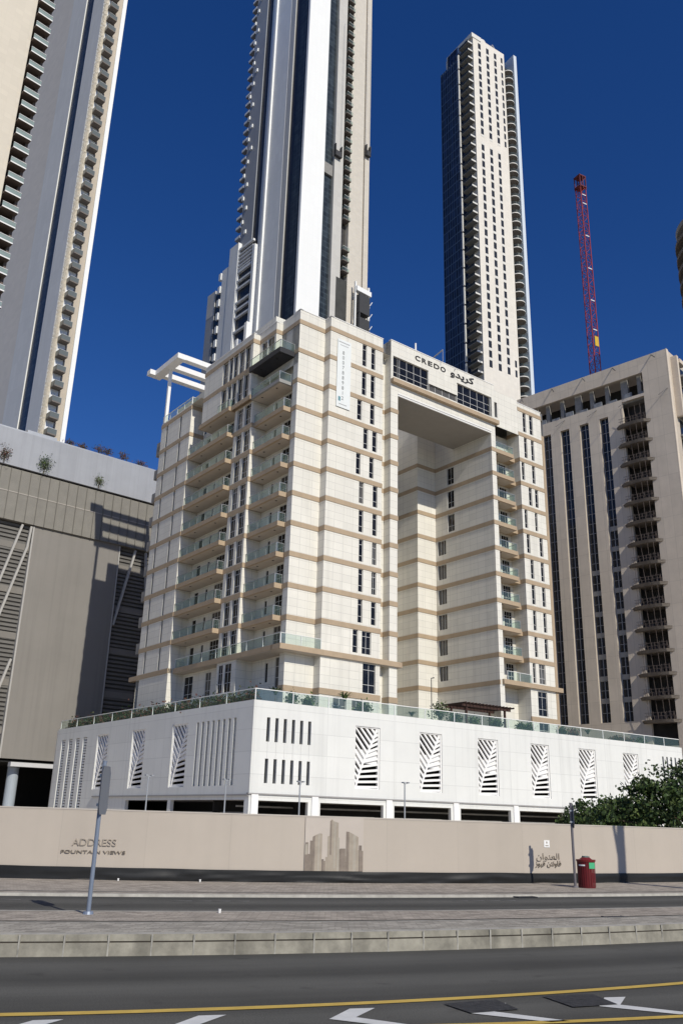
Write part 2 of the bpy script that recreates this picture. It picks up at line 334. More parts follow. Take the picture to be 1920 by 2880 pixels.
wl.quad([(-1.75, 18.35, 48.13), (-1.75, 6.95, 48.13), (0.75, 6.95, 48.13), (0.75, 18.35, 48.13)])
wl.quad([(-1.75, 18.35, 55.6), (0.75, 18.35, 55.6), (0.75, 6.95, 55.6), (-1.75, 6.95, 55.6)]); wl.quad([(-0.85, 6.95, 55.8), (0.75, 6.95, 55.8), (0.75, 3.5, 55.8), (-0.85, 3.5, 55.8)])
wl.box(0.2, 5.5, 5.4, 10.4, 55, 58.6)                                          # stair core on the roof
wl.build('tower_wall', M['cream'], apt)
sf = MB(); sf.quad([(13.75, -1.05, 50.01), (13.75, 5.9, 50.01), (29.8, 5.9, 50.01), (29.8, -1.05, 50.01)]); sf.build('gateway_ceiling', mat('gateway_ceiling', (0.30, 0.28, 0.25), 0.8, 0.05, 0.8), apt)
cap = MB()                                                                    # pale coping along the parapets
for F, z in ((seg['A'], 56.8), (seg['Ar'], 56.8), (seg['B'], 56.8), (seg['L0'], 56.8), (seg['F'], 56.1), (blk3, 56.2), (blk2, 56.5)):
    cap.fbox(F, -0.05, F.len + 0.05, z, z + 0.09, -0.35, 0.05)
cap.fbox(bm_, -0.05, 17.97, 57.2, 57.29, -0.35, 0.05); cap.build('coping', M['whitep'], apt)
# bands
full = ['A', 'Ar', 'B', 'Cl', 'C', 'El', 'E', 'D', 'Df', 'Fl', 'F', 'lbe', 'fin2', 'sec2', 'fin1', 'L0', 'slot']
RUNS = (('L0', 'A', 'Ar', 'B', 'slot', 'Cl', 'C'), ('El', 'E', 'D', 'Df'), ('Fl', 'F'), ('lbe', 'fin2'), ('sec2', 'fin1'))
def band(z, ks, h=BT, o=0.06):
    for run in RUNS:
        kk = [k for k in run if k in ks]
        if not kk: continue
        b = MB()
        for k in kk:
            F = seg[k]; b.fbox(F, -0.058 if k not in ('Ar', 'Cl') else 0, F.len + 0.058, z, z + h, -0.1, o if k != 'slot' else 0.02)
        b.build('floor_band', M['tan'], apt)
for k in range(9): band(ZB[k], full)
band(ZB[9], ['A', 'Ar', 'B', 'Fl', 'F', 'lbe', 'fin2', 'sec2', 'L0']); band(ZB[10], ['A', 'Ar', 'B', 'L0', 'F'])
band(13.87, ['A', 'Ar', 'B', 'Cl', 'C', 'F', 'L0'], 0.6, 0.07); band(17.7, ['D', 'E', 'El'])
b = MB()
b.fbox(blk3, -0.05, 11.45, 54.95, 55.5, -0.1, 0.055); b.fbox(blk3, -0.05, 11.45, 51.35, 51.9, -0.1, 0.056); b.fbox(blk3, -0.05, 11.45, 47.6, 48.13, -0.1, 0.057); b.fbox(blk3e, -0.05, 0.9, 54.95, 55.5, -0.1, 0.056)
b.fbox(blk2, -0.05, 3.5, 55.0, 55.52, -0.1, 0.055); b.fbox(blk2e, 0, 0.85, 55.0, 55.52, -0.1, 0.054); b.fbox(L0u, -0.05, 2.6, 55.0, 55.53, -0.1, 0.06)
b.build('floor_band', M['tan'], apt)
b = MB(); b.fbox(bm_, 0.0, 18.3, 51.42, 51.95, -0.1, 0.5); b.build('gateway_ledge', M['tan'], apt)
b = MB(); b.fbox(bm_, 1.1, 17.2, 50.0, 50.14, -0.1, 0.05); b.fbox(bm_, 1.1, 17.2, 50.24, 50.36, -0.1, 0.08); b.build('gateway_trim', M['whitep'], apt)
# shadow-gap lintel over the recessed middle wall
b = MB(); b.box(39.9, 40.34, -1.14, 0.2, Z0, 52.6); b.build('corner_pilaster', M['tan'], apt)
# terrace slab
b = MB()
b.fbox(Fac((0, 0), d=(1, 0)), -1.5, 14.25, 17.68, 18.22, -0.3, 1.35); b.fbox(Fac((-2.1, 31), d=(0, -1)), 0, 10.3, 17.66, 18.2, -0.5, 0.08)
b.fbox(Fac((-1.5, 20.7), (-1.5, -1.35)), 0, 22.05 - 1.4, 17.69, 18.21, -2.3, 0); b.build('terrace_slab', M['tan'], apt); b = MB(); b.fbox(Fac((0, 0), d=(1, 0)), 30.2, 41.0, 17.8, 18.34, -1.0, 1.4); b.build('terrace_slab', M['tan'], apt)
b = MB(); b.fbox(Fac((0, 0), d=(1, 0)), -1.4, 14.2, 17.645, 17.68, -0.3, 1.3); b.fbox(Fac((-1.5, 20.7), (-1.5, -1.35)), 0, 20.6, 17.65, 17.69, -2.3, -0.05); b.build('slab_soffit', M['soffit'], apt)
def railing(parent, pts, z, h=1.05, post=1.6, name='glass_railing', cap_r=0.045, pw=0.03, deep=True):
    g, r = MB(), MB()
    for a, c in zip(pts, pts[1:]):
        F = Fac(a, c); L = F.len
        g.fbox(F, 0.03, L - 0.03, z + 0.04, z + h - 0.05, -0.012, 0.012); r.fbox(F, -0.02, L + 0.02, z + h - 0.05, z + h, -cap_r, cap_r)
        n = max(1, round(L / post))
        for i in range(n + 1):
            x = min(max(L * i / n, 0.03), L - 0.03); r.fbox(F, x - pw, x + pw, z, z + h - 0.05, -pw, pw - 0.002)
    o = r.build(name, M['rail'] if deep else M['steel'], parent); g.build('glass', GLASS, o if deep else parent); return o
railing(apt, [(-1.42, 20.4), (-1.42, -1.25), (3.5, -1.25)], 18.22, 1.05, 3.0)
railing(apt, [(30.9, -1.3), (35.3, -1.3)], 18.34, 1.05, 2.2)
railing(apt, [(-2.05, 28.9), (-2.05, 20.8), (1.5, 20.8)], 52.12, 1.0, 2.0)
def balcony(pts_slab, rail, z, mats, thick=BT, name='balcony'):
    x0, x1, y0, y1 = pts_slab; b = MB(); b.box(x0, x1, y0, y1, z, z + thick, 0); b.box(x0 + 0.25, x1 - 0.02, y0 + 0.2, y1 - 0.2, z - 0.03, z, 1)
    for q in (0.25, 0.75): b.box(x0 + 0.6, x0 + 0.78, y0 + (y1 - y0) * q - 0.09, y0 + (y1 - y0) * q + 0.09, z - 0.06, z - 0.03, 2)
    o = b.build(name, mats, apt); railing(o, rail, z + thick, 1.0, 2.0, 'railing', 0.03, 0.02, False); return o
bm3 = [M['tan'], M['soffit'], M['black']]
b1 = balcony((-0.98, 0.75, 1.05, 7.1), [(-0.9, 7.05), (-0.9, 1.12), (0.0, 1.12)], 0, bm3)
b2 = balcony((-2.1, -0.1, 11.1, 20.7), [(-2.02, 20.6), (-2.02, 11.17), (-1.25, 11.17)], 0, bm3)
b3 = balcony((30.6, 34.0, -1.12, 1.0), [(30.65, -1.04), (33.92, -1.04), (33.92, 0.95)], 0, bm3)
for k in range(9):
    for src in (b1, b2, b3):
        if k == 0: src.location = (0, 0, ZB[0])
        elif k == 8 and src is not b3: continue
        else: inst(src, apt, (0, 0, ZB[k]))
balcony((-2.1, -0.1, 11.1, 18.4), [(-2.02, 14.0), (-2.02, 11.17), (-1.25, 11.17)], ZB[8], bm3)
GREYBAL = mat('grey_balcony', (0.30, 0.295, 0.28), 0.6, 0.06, 1.0)
db = balcony((-2.0, 0.0, 0.75, 7.2), [(-1.92, 7.1), (-1.92, 0.84), (0.0, 0.84)], 51.0, [M['darkbal'], M['darkbal'], M['black']], 0.62); db['label'] = 'dark grey balcony under the roof'
db = balcony((-1.62, 0.75, 1.15, 7.1), [(-1.55, 7.0), (-1.55, 1.24), (0.0, 1.24)], 47.55, [GREYBAL, M['soffit'], M['black']], 0.4); db['label'] = 'grey edged balcony'
b = MB()
for k in range(9): b = MB(); b.box(34.0, 35.19, -0.25, 1.0, ZB[k] + 0.004, ZB[k] + BT - 0.004); b.build('side_band', M['tan'], apt)
# corner balconies peeping out at the far left end
ob = MB()
ob.box(-2.05, -0.9, 29.0, 30.1, 0, 0.35); ob.box(-2.05, -1.98, 29.0, 30.1, 0.35, 1.3); ob = ob.build('end_balcony', M['concrete'], apt, (0, 0, ZB[0] + 0.05))
for k in range(1, 10): inst(ob, apt, (0, 0, ZB[k] + 0.05 if k < 9 else 48.3))
# sign on the gateway beam
let = [('C', 16.96, 0.84), ('R', 18.05, 0.78), ('E', 19.05, 0.74), ('D', 20.15, 0.94), ('O', 21.28, 0.9)]
for ch, u, w in let: letters(ch, 0.92, bm_, u - 12.63, 55.93, 0.03, M['sign'], apt, 'letter', 0.018, width=w)
letters('\uFEED\uFEAA\uFEF3\uFEAE\uFEDB', 1.25, bm_, 24.7 - 12.63, 55.95, 0.03, M['sign'], apt, 'arabic_lettering', 0.03, width=4.3)
# roof pergola
b = MB(); zt = 61.0
b.box(-2.9, -1.7, 24.6, 32.2, zt - 0.78, zt - 0.02)
for w in (24.6, 27.7, 30.7): b.box(-1.7, 6.3, w, w + 0.9, zt - 0.72, zt)
b.box(-3.7, -2.91, 31.2, 32.2, zt - 0.75, zt - 0.03); b.box(-2.15, -1.75, 28.2, 28.55, 52.1, zt - 0.55); b.box(5.8, 6.3, 24.6, 31.2, 52, zt - 0.6)
b.build('roof_pergola', M['whitep'], apt)
b = MB(); b.box(2.0, 2.7, 15.4, 16.0, 55, 63.4); b.build('roof_flue', M['whitep'], apt); b = MB(); b.box(2.0, 2.6, 17.6, 18.2, 55, 61.8); b.build('roof_flue', M['whitep'], apt)
b = MB(); b.tube((19.0, 1.5, 56.6), (19.0, 1.5, 60.3), 0.14, 0.12, 10); b.build('roof_mast', M['whitep'], apt)
b = MB()                                                                     # window-cleaning davit on the parapet
b.bar((21.6, 1.8, 56.6), (21.3, 1.6, 58.5), 0.14); b.bar((21.3, 1.6, 58.5), (20.9, -1.5, 58.75), 0.12); b.bar((21.3, 1.6, 58.5), (23.4, 1.2, 57.0), 0.1); b.box(20.6, 22.6, 1.0, 2.2, 56.6, 57.4); b.bar((20.9, -1.5, 58.75), (20.85, -1.55, 57.0), 0.06)
b.bar((23.4, 1.2, 57.0), (23.3, -1.3, 56.9), 0.08); b.build('davit_arm', M['steel'], apt)

# podium
pcl = Matrix.Rotation(-R(90 - AU), 2) @ (Vector((-7.387, 79.658)) - O)
rl = lambda az: Vector((math.cos(R(AU - az)), math.sin(R(AU - az))))
PRF = Fac(pcl, d=rl(54.5)); dl = rl(-38.8); PLF = Fac(pcl + dl * 44.4, pcl); PLF.off = -44.4
ll = lambda s: 44.4 - s
ph, lh = [], []
PALM = [11.42 + 8.13 * i for i in range(6)]; PALML = [11.5, 20.45, 29.4]
for s in PALM: ph.append((s, s + 3.0, 5.0, 10.8))
for s in PALML: lh.append((ll(s + 3.05), ll(s), 4.8, 10.85))
slots = []
for i in range(6):
    x = 1.62 + i * 0.895
    ph.append((x - 0.17, x + 0.17, 8.62, 10.75)); ph.append((x - 0.17, x + 0.17, 5.06, 7.15)); slots.append(x)
for i in range(5): x = 60.15 + i * 0.87; ph.append((x - 0.16, x + 0.16, 5.0, 10.85))
for i in range(8): x = 2.95 + i * 0.95; lh.append((ll(x + 0.21), ll(x - 0.21), 4.85, 10.8))
for i in range(4): x = 35.3 + i * 2.15; lh.append((ll(x + 1.15), ll(x), 2.6, 10.8))
op = [(0.9, 6.2), (7.55, 14.9), (16.25, 23.65), (25.0, 32.3), (33.65, 40.8), (42.4, 49.6), (51.0, 58.2)]
for a, c in op: ph.append((a, c, 0.02, 3.6))
lop = [(0.7, 13.8), (14.4, 23.6)]
for a, c in lop: lh.append((ll(c), ll(a), 0.02, 3.62))
pw = MB()
pw.wall(PRF, 0, 64.4, 0, 12.2, ph, 0.38); pw.wall(PLF, 0, 44.4, 0, 12.2, lh, 0.38)
pr_e = PRF.p(64.4, 0)[:2]; pl_e = PLF.p(0, 0)[:2]; bk = Vector(pr_e) + Vector((-2, 44)); bl = Vector(pl_e) + Vector((1, 3))
for a, c in ((pr_e, bk), (bk, bl), (bl, pl_e)): F = Fac(a, c); pw.wall(F, 0, F.len, 0, 12.2)
tr_ = MB(); tr_.quad([(*PRF.p(0, 0, -0.3)[:2], 11.9), (*PRF.p(64.4, 0, -0.3)[:2], 11.9), (*bk, 11.9), (*bl, 11.9), (*PLF.p(0, 0, -0.3)[:2], 11.9)]); tr_.build('terrace_paving', mat('terrace_paving', (0.23, 0.21, 0.185), 0.85, 0.1, 0.8), apt)
for F, L in ((PRF, 64.4), (PLF, 44.4)):
    pw.fbox(F, 0.3, L - 0.3, 12.19, 12.2, -0.4, -0.001); pw.fbox(F, 0.5, L - 0.4, 11.9, 12.185, -0.44, -0.4)
pw.build('podium_wall', M['white'], apt)
# reveal line: shadow ledge under the fascia
b = MB(); b.fbox(PRF, -0.15, 64.5, 4.1, 4.2, -0.2, 0.16); b.fbox(PLF, 12.5, 44.4, 3.95, 4.1, -0.2, 0.16); b.build('fascia_drip', mat('grey_trim', (0.33, 0.32, 0.31), 0.7), apt)
# dark parking decks behind the openings
b = MB()
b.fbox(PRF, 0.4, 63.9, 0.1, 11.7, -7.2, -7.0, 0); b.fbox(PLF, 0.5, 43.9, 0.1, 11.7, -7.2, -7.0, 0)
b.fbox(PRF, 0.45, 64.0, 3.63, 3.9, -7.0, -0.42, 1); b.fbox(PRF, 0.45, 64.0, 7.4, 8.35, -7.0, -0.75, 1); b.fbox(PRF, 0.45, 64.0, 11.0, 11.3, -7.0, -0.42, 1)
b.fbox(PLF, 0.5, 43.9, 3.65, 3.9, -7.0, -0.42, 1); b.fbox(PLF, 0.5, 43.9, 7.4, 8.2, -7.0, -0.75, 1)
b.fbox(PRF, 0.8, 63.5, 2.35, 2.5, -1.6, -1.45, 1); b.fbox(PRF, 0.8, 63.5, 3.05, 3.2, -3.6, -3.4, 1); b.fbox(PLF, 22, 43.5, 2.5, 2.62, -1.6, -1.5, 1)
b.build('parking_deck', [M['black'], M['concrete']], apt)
for F_p, a_, c_p in [(PRF, s_, s_ + 3.0) for s_ in PALM] + [(PLF, ll(s_ + 3.05), ll(s_)) for s_ in PALML]:
    b = MB(); b.fbox(F_p, a_, c_p, 7.35, 8.65, -0.6, -0.345); b.build('floor_edge', M['whitep'], apt)
b = MB()
for i in range(8): x = 2.95 + i * 0.95; b.fbox(PLF, ll(x + 0.25), ll(x - 0.25), 4.8, 10.85, -0.45, -0.36)
for x in slots:
    b.fbox(PRF, x - 0.012, x + 0.012, 7.15, 8.62, 0.001, 0.006)
b.build('slot_back', mat('slot_grey', (0.42, 0.41, 0.4), 0.8), apt)
b = MB()
for i in range(4):
    x = 35.3 + i * 2.15
    b.fbox(PLF, ll(x + 1.2), ll(x - 0.05), 2.5, 10.9, -0.62, -0.5, 0)
    for j in range(26): z = 2.7 + j * 0.315; b.fbox(PLF, ll(x + 1.15), ll(x + 0.0), z, z + 0.17, -0.46, -0.2, 1)
b.build('louvre', [M['black'], M['whitep']], apt)
def palm(F, s0, z0, Wd, Hh, mirror=False):
    b = MB(); rib = [(0.22, 0.0), (0.45, 0.9), (0.71, 1.6), (1.15, 2.6), (1.75, 3.6), (2.25, 4.6), (2.6, 5.4), (2.75, Hh)]
    def ribx(y):
        for (x0, y0), (x1, y1) in zip(rib, rib[1:]):
            if y0 <= y <= y1: return x0 + (x1 - x0) * (y - y0) / (y1 - y0)
        return rib[-1][0]
    def stick(x0, y0, x1, y1, w, o0, o1):
        d = Vector((x1 - x0, y1 - y0)); L = d.length
        if L < 0.15: return
        n = Vector((-d.y, d.x)) / L * w / 2
        pts = [(x0 - n.x, y0 - n.y), (x1 - n.x, y1 - n.y), (x1 + n.x, y1 + n.y), (x0 + n.x, y0 + n.y)]
        cl = lambda x, y: (min(max(x, 0.0), Wd), min(max(y, 0.0), Hh))
        pts = [cl(*p) for p in pts]
        P = lambda p, o: F.p(s0 + p[0], z0 + p[1], o)
        A = [P(p, o1) for p in pts]; B = [P(p, o0) for p in pts]
        b.quad(A); b.quad(B[::-1])
        for i in range(4): j = (i + 1) % 4; b.quad([B[i], B[j], A[j], A[i]])
    for a, c in zip(rib, rib[1:]): stick(*a, *c, 0.2, -0.335, -0.13)
    y = 0.05
    while y < Hh - 0.1:                                   # leaflets to the left of the rib rise steeply to the left
        x = ribx(y); t = min(x, (Hh - y) / 1.08); stick(x, y, x - t, y + t * 1.08, 0.235, -0.33, -0.15); y += 0.47
    y = 0.15
    while y < Hh - 0.2:                                   # leaflets to the right flatten towards the foot
        x = ribx(y); m = 0.03 + 0.75 * (y / Hh) ** 1.7; t = min(Wd - x, (Hh - y) / m); stick(x, y, x + t, y + t * m, 0.225, -0.325, -0.17); y += 0.47
    for a in ((0, 0.09, 0, Hh), (Wd - 0.16, Wd, 0, Hh), (0.09, Wd - 0.16, 0, 0.07), (0.09, Wd - 0.16, Hh - 0.12, Hh)): b.fbox(F, s0 + a[0], s0 + a[1], z0 + a[2], z0 + a[3], -0.34, -0.1)
    b.build('palm_screen', M['whitep'], apt)
for s in PALM: palm(PRF, s, 5.0, 3.0, 5.8)
for s in PALML: palm(PLF, ll(s + 3.05), 4.8, 3.05, 6.05)
b = MB()
for a in (0.55, 6.9, 15.55, 24.3, 33.0, 41.6, 50.3, 58.8):
    b = MB(); b.fbox(PRF, a - 0.35, a + 0.35, 0, 4.1, -0.05, 0.14); b.build('podium_column', M['whitep'], apt)
def prail(F, a, c, step):
    g, r = MB(), MB(); z = 12.2
    g.fbox(F, a, c, z + 0.03, z + 1.0, -0.213, -0.195); r.fbox(F, a, c, z + 1.0, z + 1.07, -0.25, -0.16)
    x = a
    while x <= c: r.fbox(F, x - 0.04, x + 0.04, z, z + 1.0, -0.24, -0.17); x += step
    o = r.build('parapet_railing', M['rail'], apt); g.build('glass', GLASS, o)
prail(PRF, 0.22, 64.2, 4.05); prail(PLF, 0.2, 44.2, 4.9)
windows(apt, W_, frame_w=0.035)

# ------------------------------------------------------------------ ground, roads, kerbs (the road bends gently to the left)
def quadc(a, b, c):
    def f(x):
        X = min(max(x, -16), 16); return a * X * X + b * X + c + (2 * a * X + b) * (x - X)
    return f
fenceC = quadc(0.01244, 0.28348, 27.95); farL = quadc(0.0084, 0.3056, 23.40); nearF = quadc(0.01054, 0.3084, 19.34)
gut = quadc(0.0110, 0.3103, 17.38); ktop = quadc(0.0123, 0.3372, 15.76); kbase = quadc(0.0123, 0.3372, 15.69); yel = quadc(0.01838, 0.35157, 11.416)
def off(f, d): return lambda x: f(x) + d
XS = [-90, -60, -40, -28] + [-20 + i for i in range(41)] + [28, 40, 60, 90]
XF = [-30 + i * 0.5 for i in range(121)]
def strip(name, f0, f1, z0, z1, m, kind='structure', xs=XS, parent=None):
    b = MB(); L = 0
    for x0, x1 in zip(xs, xs[1:]):
        P = [(x0, f0(x0), z0), (x1, f0(x1), z0), (x1, f1(x1), z1), (x0, f1(x0), z1)]
        d = math.hypot(x1 - x0, f0(x1) - f0(x0)); w = math.hypot(f1(x0) - f0(x0), z1 - z0)
        b.quad(P, 0, [(L, 0), (L + d, 0), (L + d, w), (L, w)]); L += d
    o = b.build(name, m, parent)
    if kind: tag(o, kind=kind)
    return o
def asphalt():
    m = bpy.data.materials.new('asphalt'); m.use_nodes = True; t = m.node_tree; N = t.nodes; L = t.links; p = N['Principled BSDF']
    p.inputs['Roughness'].default_value = 0.85; p.inputs['Specular IOR Level'].default_value = 0.2
    tc = N.new('ShaderNodeTexCoord')
    wv = N.new('ShaderNodeTexWave'); wv.wave_type = 'BANDS'; wv.bands_direction = 'Y'; wv.inputs['Scale'].default_value = 0.155; wv.inputs['Distortion'].default_value = 0.25; wv.inputs['Phase Offset'].default_value = 1.2
    wv.inputs['Detail'].default_value = 2; wv.inputs['Detail Scale'].default_value = 0.4
    L.new(tc.outputs['UV'], wv.inputs['Vector'])
    n1 = N.new('ShaderNodeTexNoise'); n1.inputs['Scale'].default_value = 0.5; n1.inputs['Detail'].default_value = 8; L.new(tc.outputs['Object'], n1.inputs['Vector'])
    n2 = N.new('ShaderNodeTexNoise'); n2.inputs['Scale'].default_value = 55; n2.inputs['Detail'].default_value = 3; L.new(tc.outputs['Object'], n2.inputs['Vector'])
    def mr(src, a, b_, lo=0.25, hi=0.75):
        r = N.new('ShaderNodeMapRange'); r.inputs['From Min'].default_value = lo; r.inputs['From Max'].default_value = hi; r.inputs['To Min'].default_value = a; r.inputs['To Max'].default_value = b_
        L.new(src, r.inputs['Value']); return r.outputs[0]
    def mm(a, b_):
        k = N.new('ShaderNodeMath'); k.operation = 'MULTIPLY'; L.new(a, k.inputs[0]); L.new(b_, k.inputs[1]); return k.outputs[0]
    mp = N.new('ShaderNodeMapping'); mp.inputs['Scale'].default_value = (0.06, 1.7, 1); L.new(tc.outputs['UV'], mp.inputs['Vector'])
    n3 = N.new('ShaderNodeTexNoise'); n3.inputs['Scale'].default_value = 1.0; n3.inputs['Detail'].default_value = 6; n3.inputs['Roughness'].default_value = 0.7; L.new(mp.outputs[0], n3.inputs['Vector'])
    n5 = N.new('ShaderNodeTexNoise'); n5.inputs['Scale'].default_value = 1.9; n5.inputs['Detail'].default_value = 2; L.new(tc.outputs['Object'], n5.inputs['Vector'])
    v = mm(mm(mr(n3.outputs['Fac'], 0.78, 1.16), mr(n5.outputs['Fac'], 0.72, 1.0, 0.22, 0.36)), mm(mr(wv.outputs['Fac'], 0.74, 1.12, 0, 1), mm(mr(n1.outputs['Fac'], 0.88, 1.12), mr(n2.outputs['Fac'], 0.6, 1.4))))
    c = N.new('ShaderNodeMix'); c.data_type = 'RGBA'; c.blend_type = 'MULTIPLY'; c.inputs['Factor'].default_value = 1; c.inputs['A'].default_value = (0.094, 0.092, 0.083, 1); L.new(v, c.inputs['B'])
    L.new(c.outputs['Result'], p.inputs['Base Color'])
    b = N.new('ShaderNodeBump'); b.inputs['Strength'].default_value = 0.5; b.inputs['Distance'].default_value = 0.01; L.new(n2.outputs['Fac'], b.inputs['Height']); L.new(b.outputs[0], p.inputs['Normal'])
    return m
ASP = asphalt()
PAV = mat('block_paving', (0.44, 0.385, 0.32), 0.85, 0.22, 2.2, joints=(0.24, 0.12), jdark=0.6, jsize=0.012, offset=0.5, jvar=0.2, bump=0.2)
PAV2 = mat('block_paving_grey', (0.43, 0.395, 0.335), 0.85, 0.22, 2.2, joints=(0.24, 0.12), jdark=0.6, jsize=0.012, offset=0.5, jvar=0.2, bump=0.2)
KRB = mat('kerb_concrete', (0.285, 0.265, 0.215), 0.85, 0.3, 3.5, streak=0.45, bump=0.2)
KRL = mat('kerb_pale', (0.38, 0.36, 0.315), 0.85, 0.25, 3.5, bump=0.2)
LINE = mat('yellow_line_paint', (0.56, 0.385, 0.085), 0.7, 0.14, 3.5, bump=0.2)
WLINE = mat('white_line_paint', (0.62, 0.62, 0.60), 0.7, 0.12, 3.5, bump=0.2)
g = MB(); g.quad([(-3000, -3000, -0.12), (3000, -3000, -0.12), (3000, 4000, -0.12), (-3000, 4000, -0.12)]); tag(g.build('ground', mat('sand_ground', (0.22, 0.195, 0.16), 0.95, 0.15, 0.05)), kind='structure')
strip('near_road', lambda x: kbase(x) - 40, kbase, 0, 0, ASP)
strip('kerb_foot', kbase, off(kbase, 0.012), -0.001, 0.185, KRB, xs=XF)
strip('kerb_groove', off(kbase, 0.012), off(kbase, 0.05), 0.185, 0.205, mat('groove_shade', (0.06, 0.05, 0.038), 0.9), xs=XF)  # dark strip: shadow of the groove and overhang put into the colour
strip('kerb_face', off(kbase, 0.02), off(kbase, 0.03), 0.205, 0.30, KRB, xs=XF)
strip('kerb_top', off(kbase, 0.03), off(ktop, 0.17), 0.30, 0.302, KRL, xs=XF)
strip('median_near', off(ktop, 0.17), off(gut, -0.09), 0.302, 0.30, PAV2, xs=XF)
strip('median_edging', off(gut, -0.09), off(gut, 0.0), 0.304, 0.304, KRL, xs=XF)
strip('median_channel', gut, off(gut, 0.16), 0.285, 0.285, mat('dirty_channel', (0.16, 0.15, 0.135), 0.9, 0.45, 1.6), xs=XF)
strip('median_far', off(gut, 0.16), off(nearF, -0.15), 0.30, 0.30, PAV, xs=XF)
strip('median_kerb', off(nearF, -0.15), nearF, 0.302, 0.302, KRL, xs=XF)
strip('median_kerb_face', nearF, off(nearF, 0.02), 0.302, 0.24, KRB, xs=XF)
strip('far_road', off(nearF, 0.02), off(farL, -0.02), 0.24, 0.24, ASP)
strip('far_kerb_face', off(farL, -0.02), farL, 0.24, 0.302, KRL, xs=XF)
strip('far_kerb', farL, off(farL, 0.16), 0.302, 0.302, KRL, xs=XF)
strip('pavement_gutter', off(farL, 0.55), off(farL, 0.75), 0.305, 0.305, mat('pavement_joint', (0.2, 0.185, 0.165), 0.9, 0.35, 1.5), xs=XF)
strip('far_pavement', off(farL, 0.16), off(fenceC, 1.2), 0.30, 0.30, PAV)
strip('site_ground', off(fenceC, 1.2), off(fenceC, 200), 0.29, -0.02, mat('site_sand', (0.60, 0.535, 0.45), 0.95, 0.15, 0.3))
# kerb joints
b = MB(); x = -20.0
while x < 30:
    y = kbase(x); b.box(x - 0.012, x + 0.012, y - 0.004, y + 0.05, 0.0, 0.297)
    x += 0.645 / math.hypot(1, 0.3372 + 0.0246 * x)
tag(b.build('kerb_joints', mat('mortar', (0.36, 0.34, 0.295), 0.9, 0.4, 5.0)), kind='structure')
# painted lines, arrows and resurfaced patches on the near road
b = MB()
for x0, x1 in zip(XF, XF[1:]): b.quad([(x0, yel(x0) - 0.085, 0.008), (x1, yel(x1) - 0.085, 0.008), (x1, yel(x1) + 0.085, 0.008), (x0, yel(x0) + 0.085, 0.008)])
ye2 = lambda x: 11.28 + 0.345 * (x - 4.04) + 0.02 * (x - 4.04) ** 2
for i in range(-40, 60): x0, x1 = i * 0.5, i * 0.5 + 0.5; b.quad([(x0, ye2(x0) - 0.07, 0.008), (x1, ye2(x1) - 0.07, 0.008), (x1, ye2(x1) + 0.07, 0.008), (x0, ye2(x0) + 0.07, 0.008)])
tag(b.build('yellow_lines', LINE), kind='structure')
b = MB()
def chev(tx, ty, k=1.0):                              # arrowhead pointing left along the hatched strip
    P = [(0.0, 0.0), (0.23, 0.58), (0.52, 0.66), (0.29, 0.13), (1.05, -0.28), (0.82, -0.36)]
    P = [(tx + x * k, ty + y * k) for x, y in P]; z = 0.008
    b.quad([(*P[0], z), (*P[3], z), (*P[2], z), (*P[1], z)]); b.quad([(*P[0], z), (*P[5], z), (*P[4], z), (*P[3], z)])
chev(0.01, 10.63); chev(-1.62, 10.05); chev(-3.25, 9.62); chev(1.60, 11.13 - 0.0); chev(3.22, 11.74)
tag(b.build('white_chevrons', WLINE), kind='structure')
PT = mat('patched_asphalt', (0.04, 0.04, 0.042), 0.85, 0.5, 14, bump=0.6)
b = MB()
b.quad([(1.35, 11.62, 0.0125), (1.6, 11.12, 0.0125), (2.2, 11.41, 0.0125), (2.03, 11.97, 0.0125)][:]); b.quad([(2.66, 12.27, 0.0125), (2.88, 11.62, 0.0125), (3.48, 11.87, 0.0125), (3.35, 12.51, 0.0125)])
tag(b.build('road_patches', PT), kind='structure')
b = MB()
for x0 in (-13.2, -3.55, 2.95, 9.6, -8.4):
    for i in range(4):
        xa, xb = x0 + i * 0.42, x0 + i * 0.42 + 0.42; f = lambda x: (nearF(x) + farL(x)) / 2 + 0.95
        b.quad([(xa, f(xa) - 0.05, 0.245), (xb, f(xb) - 0.05, 0.245), (xb, f(xb) + 0.05, 0.245), (xa, f(xa) + 0.05, 0.155)])
tag(b.build('lane_dashes', mat('worn_line', (0.22, 0.22, 0.215), 0.8, 0.2, 3)), kind='structure')

# ------------------------------------------------------------------ the hoarding along the far pavement
hoard = thing('hoarding', 'long beige site hoarding with a black skirt, printed with brown lettering and a skyline picture', 'fence', (0, fenceC(0), 0), 90)
hb = Vector((0, fenceC(0)))
FP = [(x, fenceC(x) - hb.y) for x in [-34 + i * 0.6 for i in range(130)]]
b, sk, cp = MB(), MB(), MB(); L = 0
ht = lambda x: 2.145 - 0.0045 * x
for (x0, y0), (x1, y1) in zip(FP, FP[1:]):
    d = math.hypot(x1 - x0, y1 - y0)
    b.quad([(x0, y0, 0.3), (x1, y1, 0.3), (x1, y1, ht(x1)), (x0, y0, ht(x0))], 0, [(L, 0), (L + d, 0), (L + d, 2), (L, 2)])
    b.quad([(x1, y1 + 0.08, 0.3), (x0, y0 + 0.08, 0.3), (x0, y0 + 0.08, ht(x0)), (x1, y1 + 0.08, ht(x1))], 0); L += d
    cp.quad([(x0, y0 - 0.012, ht(x0) - 0.03), (x1, y1 - 0.012, ht(x1) - 0.03), (x1, y1 - 0.012, ht(x1) + 0.006), (x0, y0 - 0.012, ht(x0) + 0.006)])
    cp.quad([(x0, y0 - 0.012, ht(x0) + 0.006), (x1, y1 - 0.012, ht(x1) + 0.006), (x1, y1 + 0.09, ht(x1) + 0.006), (x0, y0 + 0.09, ht(x0) + 0.006)])
